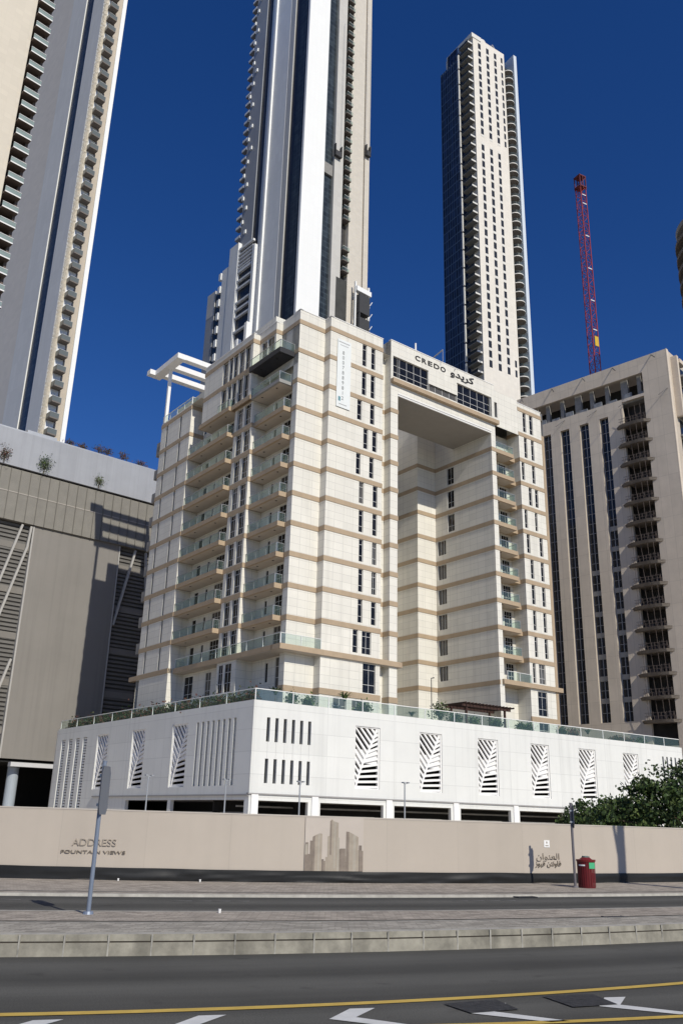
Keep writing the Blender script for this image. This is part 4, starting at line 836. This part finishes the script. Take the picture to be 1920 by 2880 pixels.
b = MB(); b.bar((10, 3, T4), (11, 2, T4 + 4), 0.35); b.bar((11, 2, T4 + 4), (12.5, 2, T4 + 2), 0.3); b.build('roof_davit', M['steel'], rt)
y0, y1 = 0.3, 40 - lb2(8.98)
b = MB(); b.box(-2.1, 0.2, y0, y1, 0, 0.22, 0); b.box(-2.1, -2.04, y0, y1, 0.22, 1.15, 1); b.box(-2.14, -0.2, y0 - 0.12, y0, -0.05, 0.5, 2); t = b.build('balcony', [mat('slab_edge_grey', (0.2, 0.2, 0.19), 0.7), mat('dark_glass_rail', (0.028, 0.032, 0.03), 0.15, 0.3, 0.5, spec=0.4), WHT4], rt, (0, 0, 110))
for k in range(1, 44): inst(t, rt, (0, 0, 110 + H4 * k))
yy = 40 - lb2(8.93)
b = MB(); b.box(-2.5, -1.9, yy - 0.25, yy + 0.3, 0, 1.8 * H4); t = b.build('white_fin', WHT4, rt, (0, 0, 112))
for k in range(1, 21): inst(t, rt, (0, 0, 112 + 2 * H4 * k))
b = MB(); x0, x1 = cw + 0.1, sb(13.3) - 0.1; n = 8                                            # rounded balconies on the right
arc = [(x0 + (x1 - x0) * i / n, -1.3 * math.sin(math.pi * i / n) ** 0.6) for i in range(n + 1)]
for (xa, ya), (xb_, yb) in zip(arc, arc[1:]):
    b.quad([(xa, ya, 0), (xb_, yb, 0), (xb_, yb, 0.3), (xa, ya, 0.3)], 0); b.quad([(xa, ya, 0.3), (xb_, yb, 0.3), (xb_, yb, 1.3), (xa, ya, 1.3)], 1)
    b.quad([(xa, ya, 0), (xa, 2, 0), (xb_, 2, 0), (xb_, yb, 0)], 2); b.quad([(xa, ya, 0.3), (xb_, yb, 0.3), (xb_, 2, 0.3), (xa, 2, 0.3)], 0)
t = b.build('rounded_balcony', [WHT4, GLASS, mat('balcony_soffit', (0.17, 0.15, 0.135))], rt, (0, 0, 110))
for k in range(1, 43): inst(t, rt, (0, 0, 110 + H4 * k))

# ---- grey car park at the left
Qm = Vector((-35.9, 127.2))
mall = thing('car_park', 'grey clad car park building at the left with a pale ribbed parapet and diagonal braces', 'building', (Qm.x, Qm.y, 0), 50)
fm_ = Fac((-60, 0), d=(1, 0)); X = lambda s: s + 60
RIB = mat('ribbed_parapet', (0.345, 0.355, 0.38), 0.5, 0.06, 0.3, joints=(1.46, 8), jdark=0.93, jsize=0.05, streak=0.12); MESH = mat('metal_mesh', (0.25, 0.235, 0.205), 0.6, 0.1, 0.5, joints=(0.12, 0.16), jdark=0.72, jsize=0.02)
PANL = mat('taupe_render', (0.225, 0.21, 0.19), 0.7, 0.06, 0.12, streak=0.10)
column(mall, 'body', fm_, 0, 110, 9, 54, -1.2, M['concrete'], -40); column(mall, 'parapet', fm_, 0, 110, 49.35, 54.9, 0.35, RIB, -1.2); column(mall, 'shadow_gap', fm_, 0, 110, 49.1, 49.35, -0.1, M['black'], -1.2)  # the gap strip is black to stand for the shadow below the parapet
b = MB(); b.fbox(fm_, 0, 110, 41.4, 45.55, -1.0, 0, 0); b.fbox(fm_, 0, 110, 45.62, 49.1, -1.0, 0, 0); b.build('mesh_band', MESH, mall)
b = MB()
for i in range(76): x = X(-8.2 - 1.46 * 30 + 1.46 * i); b.fbox(fm_, x - 0.05, x + 0.05, 41.4, 49.1, 0.0, 0.12)
b.build('mesh_rib', mat('rib_taupe', (0.16, 0.15, 0.13), 0.6), mall); b = MB(); b.fbox(fm_, 0, 110, 45.5, 45.66, 0.0, 0.05); b.build('mesh_seam', mat('seam_sand', (0.36, 0.33, 0.29), 0.6), mall)
column(mall, 'render_panel', fm_, X(-10.8), X(2.6), 8.9, 41.4, -0.35, PANL, -1.2); column(mall, 'render_panel', fm_, X(16), X(50), 8.9, 41.4, -0.35, PANL, -1.2)
for a, c in ((-45, -10.95), (2.75, 15.9)):
    b = MB(); b.fbox(fm_, X(a), X(c), 8.9, 41.3, -1.15, -0.95, 3)
    for k in range(54): z = 9.1 + k * 0.6; b.fbox(fm_, X(a), X(c), z, z + 0.34, -0.95, -0.78, 1)
    for k in range(5): z = 12 + k * 6.4; b.fbox(fm_, X(a), X(c), z, z + 0.9, -0.95, -0.72, 2)
    b.build('screen', [M['black'], mat('screen_slats', (0.15, 0.142, 0.13), 0.6, 0.12, 0.7), mat('slab_edge', (0.2, 0.185, 0.165), 0.7), mat('screen_back', (0.07, 0.066, 0.06), 0.8)], mall)
BR = mat('brace_paint', (0.40, 0.385, 0.36), 0.5)
def brace(s0, z0, s1, z1):
    b = MB(); b.bar(fm_.p(X(s0), z0, -0.4), fm_.p(X(s1), z1, -0.4), 0.42, 0.3); b.build('brace', BR, mall)
for s0, z0, s1, z1 in ((-12.6, 41.2, -16.4, 25), (-16.4, 25, -12.6, 9), (-11.3, 41.2, -11.5, 38), (-11.5, 38, -14.6, 25), (-14.6, 25, -11.2, 9), (-11.4, 22, -13.2, 15), (-20, 41, -16.4, 25), (5.4, 41.2, 3.0, 29), (7.2, 41.2, 8.4, 30)): brace(s0, z0, s1, z1)
b = MB(); b.fbox(fm_, X(-11.05), X(-10.82), 8.9, 41.3, -1, -0.25); b.fbox(fm_, X(2.62), X(2.8), 8.9, 41.3, -1, -0.25); b.build('panel_trim', BR, mall)
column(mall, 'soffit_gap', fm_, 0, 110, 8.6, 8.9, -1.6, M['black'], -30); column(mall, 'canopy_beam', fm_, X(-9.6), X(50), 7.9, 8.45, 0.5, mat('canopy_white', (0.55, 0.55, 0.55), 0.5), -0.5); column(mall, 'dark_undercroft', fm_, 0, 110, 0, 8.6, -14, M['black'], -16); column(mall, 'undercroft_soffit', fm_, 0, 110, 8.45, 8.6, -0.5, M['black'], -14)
b = MB(); b.tube((-8.4, 1.5, 0), (-8.4, 1.5, 8.5), 0.75, 0.75, 20); cl_ = b.build('column', mat('column_paint', (0.34, 0.38, 0.42), 0.45), mall, smooth=True)
for x in (-24, -16.5, 4, 16): inst(cl_, mall, (x + 8.4, 0, 0))
b = MB(); b.fbox(fm_, 0, 110, 54.9, 55.15, -0.6, 0.2); b.fbox(fm_, X(-14), X(-9.5), 55.15, 55.7, -1.5, -0.2); b.build('roof_kerb', M['steel'], mall)

# ---- unfinished beige block at the right
Qr = Vector((50.02, 119.99))
rb = thing('unfinished_block', 'beige apartment block under construction at the right with long dark window strips and bare balconies', 'building', (Qr.x, Qr.y, 0), 134)
fb = Fac((-45, 0), d=(1, 0)); Y = lambda s: 45 - s
STN = mat('beige_stone', (0.64, 0.555, 0.455), 0.7, 0.07, 0.5, joints=(1.55, 3.27), jdark=0.8, jsize=0.03, streak=0.06)
b = MB(); hs = []
STR = [(10.42, 11.95), (13.9, 15.5), (17.4, 19.05), (20.87, 22.4), (24.4, 25.9), (27.9, 29.4)]
for a, c in STR: hs.append((Y(c), Y(a), 16.6, 64.7))
hs.append((Y(7.9), Y(4.15), 13.0, 66.4)); hs.append((Y(40), Y(4.1), 66.9, 70.5))
b.wall(fb, 0, 45, 0, 73.2, hs, 0.6); b.quad([(0, 0, 0), (0, 26, 0), (0, 26, 73.2), (0, 0, 73.2)]); b.quad([(-45, 0.3, 73), (0, 0.3, 73), (0, 26, 73), (-45, 26, 73)]); b.quad([(-45, 26, 0), (-45, 0, 0), (-45, 0, 73), (-45, 26, 73)])
b.build('stone_wall', STN, rb)
for q, (a, c) in enumerate(STR):
    f, gl = MB(), MB(); gl.fbox(fb, Y(c) - 0.05, Y(a) + 0.05, 16.5, 64.8, -0.75, -0.6); m_ = (a + c) / 2
    f.fbox(fb, Y(m_) - 0.05, Y(m_) + 0.05, 16.6, 64.7, -0.6, -0.48); f.fbox(fb, Y(c), Y(c) + 0.07, 16.6, 64.7, -0.6, -0.5); f.fbox(fb, Y(a) - 0.07, Y(a), 16.6, 64.7, -0.6, -0.5)
    for k in range(30): z = 18.0 + k * 1.635; f.fbox(fb, Y(c) + 0.07, Y(a) - 0.07, z, z + 0.06, -0.6, -0.505)
    o = f.build('window_strip', mat('strip_frame', (0.33, 0.34, 0.36), 0.4), rb); gl.build('glass', M['pane2'], o)
    if q < 2:
        s2 = MB()
        for k in range(9 - q * 0): z = 17.0 + (3.27 * k) + 2.4; s2.fbox(fb, Y(c), Y(a), z, z + 0.75, -0.61, -0.47) if k < (9 if q == 0 else 7) else None
        s2.build('spandrel', mat('bare_spandrel', (0.34, 0.33, 0.31), 0.8, 0.1, 1), o)
b = MB(); b.fbox(fb, Y(10.5), Y(0.6), 12.5, 66.6, -2.2, -2.0, 0); b.fbox(fb, Y(40.5), Y(3.6), 66.5, 70.8, -4.2, -4.0, 0); b.fbox(fb, Y(40.5), Y(4.0), 66.2, 66.85, -4.0, -0.55, 1); b.fbox(fb, Y(8.0), Y(4.0), 66.3, 66.4, -2.0, -0.5, 1)
for k in range(13): x = Y(5.2 + k * 2.75); b.fbox(fb, x - 0.3, x + 0.35 + 0.5 * (k % 3 == 1), 66.85, 70.6, -1.5, -0.9, 1)
for k in range(14): x = Y(4.3 + k * 2.6); b.fbox(fb, x - 0.9, x + 0.5, 66.85, 67.6 + 0.4 * (k % 2), -0.85, -0.6, 2)
b.build('open_floor', [mat('dim_interior', (0.05, 0.045, 0.04), 0.85, 0.4, 0.6), M['concrete'], mat('site_grey', (0.2, 0.215, 0.24), 0.7, 0.3, 2)], rb)
b = MB(); plan = [(-9.15, 0.0), (-8.3, -0.75), (-7.2, -1.05), (-5.3, -1.05), (-4.3, -0.75), (-3.4, 0.0)]
lo = [(x * 0.96 - 0.2, y * 0.75) for x, y in plan]
b.quad([(x, y, 0.42) for x, y in plan][::-1]); b.quad([(x, y, 0) for x, y in lo])
for (a, c), (d, e), (p, q), (r, s) in zip(plan, plan[1:], lo, lo[1:]): b.quad([(p, q, 0), (r, s, 0), (d, e, 0.42), (a, c, 0.42)])
b.box(-7.8, -4.2, 0, 2.0, 0.1, 0.4)
t = b.build('balcony_slab', mat('bare_slab', (0.17, 0.145, 0.12), 0.85, 0.2, 1.2), rb, (0, 0, 16.1))
db_ = MB()
for i in range(16):
    x = -8.0 + i * 0.26 + random.uniform(-.1, .1); h = 2.75 if i % 4 == 1 else 0.5 + random.random() * 0.7; db_.bar((x, -0.75 + 0.5 * random.random(), 0.4), (x + random.uniform(-.06, .06), -0.75, 0.4 + h), 0.045)
for i in range(5): x = -7.6 + i * 0.7; db_.box(x, x + 0.4, 0.9, 1.5, 0.42, 0.8 + random.random() * 1.2)
db_.bar((-8.4, -0.7, 1.4), (-4.0, -0.7, 1.4), 0.05); db_.bar((-8.4, -0.7, 0.95), (-4.0, -0.7, 0.95), 0.045); db_.build('site_props', mat('rusty_props', (0.15, 0.12, 0.105), 0.8, 0.3, 2), t)
for k in range(1, 15): inst(t, rb, (0, 0, 16.1 + 3.265 * k))
b = MB()
for x in (-2.2, -8.8, -14.2, -20, -26): b.bar((x + 1.0, -1.5, 71.5), (x - 0.6, 0.6, 73.6), 0.09); b.bar((x - 0.6, 0.6, 73.6), (x - 1.6, 1.5, 73.3), 0.08); b.bar((x + 1.0, -1.5, 65.0), (x + 2.0, 0.2, 66.6), 0.08)
b.build('scaffold_bracket', mat('dark_steel', (0.05, 0.05, 0.052)), rb)
b = MB()                                              # right flank with balconies seen edge on
fe = Fac((0, 0), d=(0, 1)); b.fbox(fe, 0, 0.7, 0, 73.25, 0.001, 0.12, 0)
for k in range(17): z = 16 + k * 3.3; b.fbox(fe, 2.2, 6.5, z, z + 0.3, 0.01, 1.5, 1); b.fbox(fe, 2.4, 6.3, z + 0.32, z + 2.9, 0.005, 0.05, 2); b.fbox(fe, 2.2, 6.5, z + 0.3, z + 1.2, 1.4, 1.45, 3)
b.fbox(fe, 1.6, 2.2, 62, 72.4, 0.01, 1.0, 0); b.fbox(fe, 2.2, 4.2, 71.3, 72, 0.01, 1.2, 0)
b.build('flank', [STN, M['concrete'], M['pane2'], GLASS], rb)

# ---- round tower peeping in at the right edge
cr = pol(27.5, 182)
rd = thing('round_tower', 'dark round balconied tower at the right edge behind the unfinished block', 'tower', (cr.x, cr.y, 0), 90)
b = MB(); b.tube((0, 0, 0), (0, 0, 124), 9.6, 9.6, 48); b.build('shaft', CURTB, rd, smooth=True); b = MB(); b.tube((0, 0, 124), (0, 0, 133), 8.2, 7.6, 40); b.tube((0, 0, 128.5), (0, 0, 129.4), 10.4, 10.6, 48); b.build('crown', M['concrete'], rd)
b = MB(); b.tube((0, 0, 0), (0, 0, 0.9), 11.0, 11.0, 56); t = b.build('ring_balcony', mat('brown_slab', (0.15, 0.125, 0.10), 0.8), rd, (0, 0, 125))
for k in range(1, 36): inst(t, rd, (0, 0, 125 - 3.45 * k))

# ---- crane mast
tc_ = thing('tower_crane', 'red lattice crane mast rising behind the unfinished block', 'crane', (61.5, 190.3, 0), 62)
CR = mat('crane_red', (0.33, 0.035, 0.03), 0.5, 0.1, 0.5); b = MB(); w = 0.92
for x in (-w, w):
    for y in (-w, w): b.bar((x, y, 0), (x, y, 163), 0.17)
for k in range(68):
    z = k * 2.4; s = 1 if k % 2 else -1
    for (xa, ya, xb_, yb) in ((-w, -w, w, -w), (w, -w, w, w), (w, w, -w, w), (-w, w, -w, -w)):
        b.bar((xa, ya, z), (xb_, yb, z), 0.08); b.bar((xa, ya, z if s > 0 else z + 2.4), (xb_, yb, z + 2.4 if s > 0 else z), 0.085)
b.build('mast', CR, tc_); b = MB()
[b.bar((x, y, 162.5), (x, y, 166.5), 0.2) for x in (-1, 0, 1) for y in (-1, 1)]; b.box(-1.15, 1.15, -1.15, 1.15, 163.0, 163.3); b.box(-1.15, 1.15, -1.15, 1.15, 166.4, 166.7); [b.bar((-1, y, 163.2), (1, y, 166.4), 0.15) for y in (-1, 1)]; b.build('mast_head', mat('crane_dark_red', (0.13, 0.02, 0.025), 0.6, 0.2, 1), tc_)
b = MB(); b.box(-0.6, 0.6, -1.3, -1.15, 114.5, 117.2); b.build('yellow_plate', mat('crane_yellow', (0.6, 0.4, 0.04), 0.5), tc_)
b = MB()
for z in (160, 157.2, 147, 137, 127.5, 119): b.box(-0.8, 0.5, -1.22, -1.14, z, z + 0.22)
b.build('landing', M['whitep'], tc_)

# ------------------------------------------------------------------ plants
G1 = [mat('leaf_dark', (0.022, 0.042, 0.012), 0.6, 0.35, 1.5), mat('leaf_mid', (0.05, 0.085, 0.022), 0.6, 0.3, 1.5), mat('leaf_light', (0.10, 0.135, 0.04), 0.6, 0.3, 1.5)]
G2 = [mat('leaf_olive', (0.055, 0.06, 0.025), 0.7, 0.3, 1.5), mat('leaf_rust', (0.12, 0.05, 0.035), 0.7, 0.3, 1.5), mat('leaf_brown', (0.10, 0.07, 0.045), 0.7, 0.3, 1.5)]
BARK = mat('bark', (0.12, 0.09, 0.065), 0.9, 0.3, 6)
def leaves(mb, n, fn, size, rng, w=(0.4, 0.4, 0.2)):
    for _ in range(n):
        p = fn()
        if p is None: continue
        d = Vector((rng.gauss(0, 1), rng.gauss(0, 1), rng.gauss(0, 0.6))).normalized(); a = d.orthogonal().normalized(); a = Matrix.Rotation(rng.random() * 6.28, 3, d) @ a; c = d.cross(a)
        s = size * rng.uniform(0.6, 1.35); h = s * 0.55; mi = rng.choices((0, 1, 2), w)[0]
        mb.quad([p - a * s, p - c * h, p + a * s, p + c * h], mi)
def tree(label, x, y, z, h, blobs, n, leaf, seed, lean=0.0, cat='tree', group=None, mats=G1, w=(0.4, 0.4, 0.2)):
    """blobs: (dx, dy, dz, radius) clumps that make up the crown"""
    rng = random.Random(seed); t = thing('tree', label, cat, (x, y, z), 90, group); tr = MB()
    top = Vector((lean, 0, h * 0.45)); tr.tube((0, 0, 0), top, h * 0.035, h * 0.024, 9)
    for bx, by, bz, br in blobs:
        mid = top.lerp(Vector((bx, by, bz)), 0.5) + Vector((0, 0, -br * 0.15)); tr.tube(top, mid, h * 0.016, h * 0.01, 6); tr.tube(mid, (bx, by, bz), h * 0.01, h * 0.004, 5)
    tr.build('trunk', BARK, t); cr_ = MB(); tot = sum(b_[3] ** 2 for b_ in blobs)
    for bx, by, bz, br in blobs:
        c = Vector((bx, by, bz)); sub = [c + Vector((rng.gauss(0, 1), rng.gauss(0, 1), rng.gauss(0, 0.8))).normalized() * br * rng.uniform(0.35, 1.0) for _ in range(26)]
        def fn():
            q = rng.choice(sub); return q + Vector((rng.gauss(0, 1), rng.gauss(0, 1), rng.gauss(0, 0.55))) * br * 0.19
        leaves(cr_, int(n * br ** 2 / tot), fn, leaf, rng, w)
    cr_.build('crown', mats, t); return t
def at(az, D): q = pol(az, D); return q.x, q.y
x, y = at(20.1, 44); tree('big dark green tree rising above the hoarding at the right edge', x, y, 0.0, 5.4, [(-2.6, 0, 2.4, 1.1), (-1.6, .5, 2.9, 1.15), (-0.5, 0, 3.5, 1.3), (0.8, .3, 4.1, 1.35), (0.4, -.5, 2.7, 1.3), (-0.9, -.6, 2.1, 1.1), (2.0, 0, 3.2, 1.4), (1.8, 0, 2.0, 1.2), (-3.2, .2, 1.9, 0.8), (2.8, 0.2, 4.3, 1.3)], 12500, 0.1, 3, w=(0.4, 0.38, 0.22))
x, y = at(16.4, 46); tree('low spreading dark green tree just above the hoarding behind the slim sign pole', x, y, 0.0, 3.6, [(-1.7, 0, 2.3, 0.65), (-0.7, 0.2, 2.7, 0.85), (0.4, 0, 2.85, 0.85), (1.3, 0.2, 2.6, 0.75), (0.0, -0.4, 2.1, 0.85), (-1.2, -0.2, 2.0, 0.7), (1.2, -0.3, 1.9, 0.7)], 6500, 0.085, 5, w=(0.45, 0.4, 0.15))
# tree on the median just outside the right of the frame; its forked trunk throws the shadow on the hoarding
q = Vector((9.75, fenceC(9.75))); q = q - Vector((SUND.x, SUND.y)).normalized() * 9.4
t = thing('tree', 'forked street tree on the paved median beyond the right edge of the photo', 'tree', (q.x, q.y, 0.3), 90)
b = MB(); b.tube((0.07, 0, 0), (-0.05, 0, 4.5), 0.235, 0.225, 12); b.tube((-0.05, 0, 4.5), (0.14, 0, 7.4), 0.225, 0.20, 12); b.tube((0.14, 0, 7.4), (0.34, 0, 11.5), 0.20, 0.13, 12); b.tube((0.03, 0, 7.6), (-0.5, 0, 10.3), 0.075, 0.04, 8); b.build('trunk', BARK, t)
rng = random.Random(9); b = MB(); leaves(b, 2600, lambda: Vector((rng.gauss(0.1, 1.2), rng.gauss(0, 1.2), 12.6 + rng.gauss(0, 0.6))), 0.12, rng); b.build('crown', G1, t)
# terrace planting behind the parapet rail
CT = apt
def wpt(F, s, o): p = F.p(s, 12.0, o); v = CT.matrix_basis @ Vector(p) if False else (Matrix.Rotation(R(90 - AU), 3, 'Z') @ Vector(p)) + Vector((O.x, O.y, 0)); return v
def bush(kind, label, F, s, o, h, r, seed, group=None, mats=G1, n=420):
    rng = random.Random(seed); p = wpt(F, s, o); t = thing(kind, label, 'plant', (p.x, p.y, 11.9), 90, group); st = MB(); cr_ = MB()
    st.tube((0, 0, 0), (0, 0, 0.35), 0.2, 0.26, 10, 1); st.tube((0, 0, 0.3), (0.03, 0, h * 0.7), 0.035, 0.02, 6, 0); st.build('pot' if kind == 'potted_shrub' else 'stem', [BARK, mat('planter_grey', (0.2, 0.19, 0.18), 0.8)], t)
    if kind == 'small_palm':
        for k in range(16):
            a = k * 2.39; q0 = Vector((0, 0, h * 0.6)); pr = q0
            for j in range(1, 5):
                f = j / 4; q1 = q0 + Vector((math.cos(a), math.sin(a), 0)) * r * f + Vector((0, 0, h * 0.4 * math.sin(f * 2.2) * (0.6 + 0.4 * rng.random())))
                sd = Vector((-math.sin(a), math.cos(a), 0)) * 0.13 * (1.2 - f); cr_.quad([pr - sd, q1 - sd * .7, q1 + sd * .7, pr + sd], k % 3); pr = q1
    else:
        leaves(cr_, n, lambda: Vector((rng.gauss(0, r * 0.45), rng.gauss(0, r * 0.45), h * 0.62 + rng.gauss(0, h * 0.2))), 0.14, rng)
    cr_.build('foliage', mats, t)
rgt = [('small_palm', 'small palm on the terrace nearest the podium corner, above the narrow slots', 3.1, 1.9, 0.9), ('potted_shrub', 'dark shrub on the terrace beside the low double window', 5.3, 1.6, 0.6), ('potted_shrub', 'leafy shrub in front of the low terrace window left of the tall double window', 7.5, 1.5, 0.6), ('small_palm', 'small palm in front of the tall double window above the first palm screen', 11.1, 2.2, 0.9),
 ('potted_shrub', 'round green bush on the terrace just right of the first palm screen', 13.9, 1.5, 0.85), ('small_palm', 'little palm on the terrace under the gateway', 20.6, 1.3, 0.7), ('potted_shrub', 'tall loose shrub on the terrace beside the terrace lamp post', 23.6, 2.3, 0.9), ('potted_shrub', 'dark shrub on the terrace between the lamp post and the brown pergola', 26.3, 1.5, 0.8),
 ('potted_shrub', 'green shrub under the left half of the brown pergola', 29.6, 1.4, 0.7), ('potted_shrub', 'green shrub under the right half of the brown pergola', 32.0, 1.4, 0.7), ('potted_shrub', 'first bushy shrub to the right of the brown pergola', 36.6, 1.3, 0.6), ('potted_shrub', 'second bushy shrub to the right of the brown pergola', 38.4, 1.4, 0.6), ('potted_shrub', 'green shrub on the terrace right of the cream building', 43.0, 1.3, 0.6), ('potted_shrub', 'rust coloured shrub on the terrace right of the cream building', 45.6, 1.3, 0.7),
 ('small_palm', 'small palm leaning over the rail above the fifth palm screen', 48.9, 1.7, 0.8), ('potted_shrub', 'rust coloured shrub above the sixth palm screen', 53.0, 1.0, 0.9), ('potted_shrub', 'rust coloured shrub right of the sixth palm screen', 56.0, 1.0, 0.9), ('potted_shrub', 'green shrub near the right end of the glass parapet', 59.4, 1.3, 0.6)]
for i, (kd, lab, s, h, r_) in enumerate(rgt): bush(kd, lab, PRF, s, -1.5 - (i % 3) * 0.5, h, r_, 40 + i, 'terrace plants behind the glass rail', G2 if 'rust' in lab else G1)
rng = random.Random(77); b = MB()
def hp():
    s = rng.uniform(1.0, 43.5); k = noise.noise(Vector((s * 0.45, 0, 3))); p = wpt(PLF, ll(s), -1.0 + rng.gauss(0, 0.25)); return Vector((p.x, p.y, 11.95 + abs(rng.gauss(0.35, 0.5 + 0.3 * k))))
leaves(b, 9000, hp, 0.15, rng, (0.45, 0.25, 0.3)); b.build('hedge', [G1[0], G2[0], G2[1]]); tag(bpy.data.objects['hedge'], 'mixed rust and green hedge behind the left glass parapet of the podium', 'hedge', None, 'stuff')
def climber(label, s, z, h, r, seed, o=0.5, mats=G1, n=300, grp=None, kind='climbing_plant'):
    rng = random.Random(seed); p = (Matrix.Rotation(R(40), 3, 'Z') @ Vector(fm_.p(X(s), 0, o))) + Vector((Qm.x, Qm.y, 0)); t = thing(kind, label, 'plant', (p.x, p.y, z), 50, grp); st = MB(); st.tube((0, 0, 0), (0.05, 0, h * 0.6), 0.06, 0.03, 6)
    for a in range(5): st.tube((0.03, 0, h * 0.35), (r * math.cos(a * 1.3), -0.05, h * (0.6 + 0.08 * a)), 0.03, 0.012, 5)
    st.build('stem', BARK, t); c = MB(); leaves(c, n, lambda: Vector((rng.gauss(0, r * 0.45), rng.gauss(-0.1, r * 0.25), h * 0.55 + rng.gauss(0, h * 0.24))), 0.11, rng); c.build('foliage', mats, t)
climber('sparse olive plant on the pale car park parapet at the left edge', -16.9, 49.4, 2.4, 0.9, 1, mats=G2); climber('dense green plant on the pale car park parapet, middle of the three', -11.0, 49.4, 2.6, 1.1, 2, n=520); climber('thin pale plant on the pale car park parapet, rightmost of the three', -2.3, 49.4, 2.0, 0.9, 3, mats=[G1[2], G2[0], G1[2]], n=220)
for i, (s, lab) in enumerate(((-7.4, 'low shrub on the car park roof beside the left tower'), (-5.4, 'reddish shrub on the car park roof left of the middle roof shrubs'), (-2.6, 'dark loose shrub on the car park roof edge'), (-1.2, 'tall dark shrub on the car park roof edge'), (1.6, 'reddish shrub on the car park roof near the cream building'), (4.6, 'low grey shrub on the car park roof next to the cream building'))):
    climber(lab, s, 55.1, 1.6 if i in (2, 3, 4) else 1.0, 1.0, 20 + i, -0.4, G2, 240, 'roof shrubs on the car park', 'roof_shrub')
# ------------------------------------------------------------------ terrace furniture, lamp posts, banner
p = wpt(PRF, 31.2, -2.2); pg = thing('pergola', 'dark brown timber pergola on the podium terrace below the right wing', 'pergola', (p.x, p.y, 11.9), 54.5); TIM = mat('dark_timber', (0.055, 0.028, 0.022), 0.7, 0.25, 3)
for x in (-3.0, 3.0):
    for y in (0, 2.4): b = MB(); b.box(x - 0.1, x + 0.1, y - 0.1, y + 0.1, 0, 2.6); b.build('post', TIM, pg)
b = MB()
for y in (-0.1, 2.5): b.box(-3.8, 3.8, y - 0.08, y + 0.08, 2.45, 2.7)
b.build('beam', TIM, pg); b = MB()
for k in range(15): x = -3.7 + k * 0.53; b.box(x - 0.06, x + 0.06, -0.8, 3.2, 2.7, 2.86)
b.build('rafters', TIM, pg)
def lamp(label, pos, h, az, heads=2, dark=False):
    t = thing('lamp_post', label, 'lamp post', pos, az, 'slim lamp posts around the podium'); m_ = mat('dark_steel', (0.05, 0.05, 0.052)) if dark else M['steel']
    b = MB(); b.tube((0, 0, 0), (0, 0, h), 0.055, 0.045, 8); b.build('pole', m_, t)
    b = MB()
    for k in range(heads): sx = (-1) ** k; b.bar((0, 0, h - 0.1), (sx * 0.22, -0.1, h), 0.04); b.box(sx * 0.2 - 0.07, sx * 0.2 + 0.07, -0.2, 0.02, h - 0.03, h + 0.05)
    b.build('lamp_head', m_, t)
for i, (b_, h, lab) in enumerate(((-11.5, 4.6, 'slim lamp post in front of the left parking opening'), (-6.75, 4.5, 'slim lamp post in front of the parking opening left of the podium corner'), (-2.15, 4.5, 'slim lamp post in front of the first parking opening right of the corner'), (4.4, 4.6, 'slim lamp post in front of the third parking opening'), (20.35, 3.6, 'slim lamp post half hidden by the big tree at the right'))):
    x, y = at(b_, 62); lamp(lab, (x, y, 0), h, 54.5)
p = wpt(PRF, 22.6, -1.6); lamp('dark lamp post on the podium terrace under the gateway', (p.x, p.y, 11.9), 4.9, 54.5, 1, True)
bn = thing('banner', 'white vertical banner with a column of grey digits high on the cream wall', 'banner', tuple((Matrix.Rotation(R(90 - AU), 2) @ Vector((5.5, -1.16))) + O) + (45.7,), AU); Fb = Fac((0, 0), d=(1, 0))
b = MB(); b.fbox(Fb, -0.98, 0.98, 0, 8.6, 0, 0.02, 0); b.build('cloth', mat('banner_white', (0.74, 0.76, 0.74), 0.6, 0.03, 1.0), bn)
for k, ch in enumerate('8007889812'): letters(ch, 0.62, Fb, -0.12, 6.75 - k * 0.64, 0.025, mat('banner_grey', (0.27, 0.28, 0.28), 0.6), bn, 'digit')
b = MB(); b.fbox(Fb, -0.72, -0.38, 0.75, 1.3, 0.021, 0.03, 0); b.fbox(Fb, -0.6, 0.5, 0.35, 0.45, 0.021, 0.03, 1); b.fbox(Fb, -0.85, 0.75, 8.2, 8.32, 0.021, 0.03, 1); b.fbox(Fb, -0.6, 0.6, 7.85, 7.92, 0.021, 0.03, 1); b.build('print', [mat('banner_teal', (0.16, 0.3, 0.33), 0.6), mat('banner_rule', (0.4, 0.4, 0.4), 0.6)], bn)
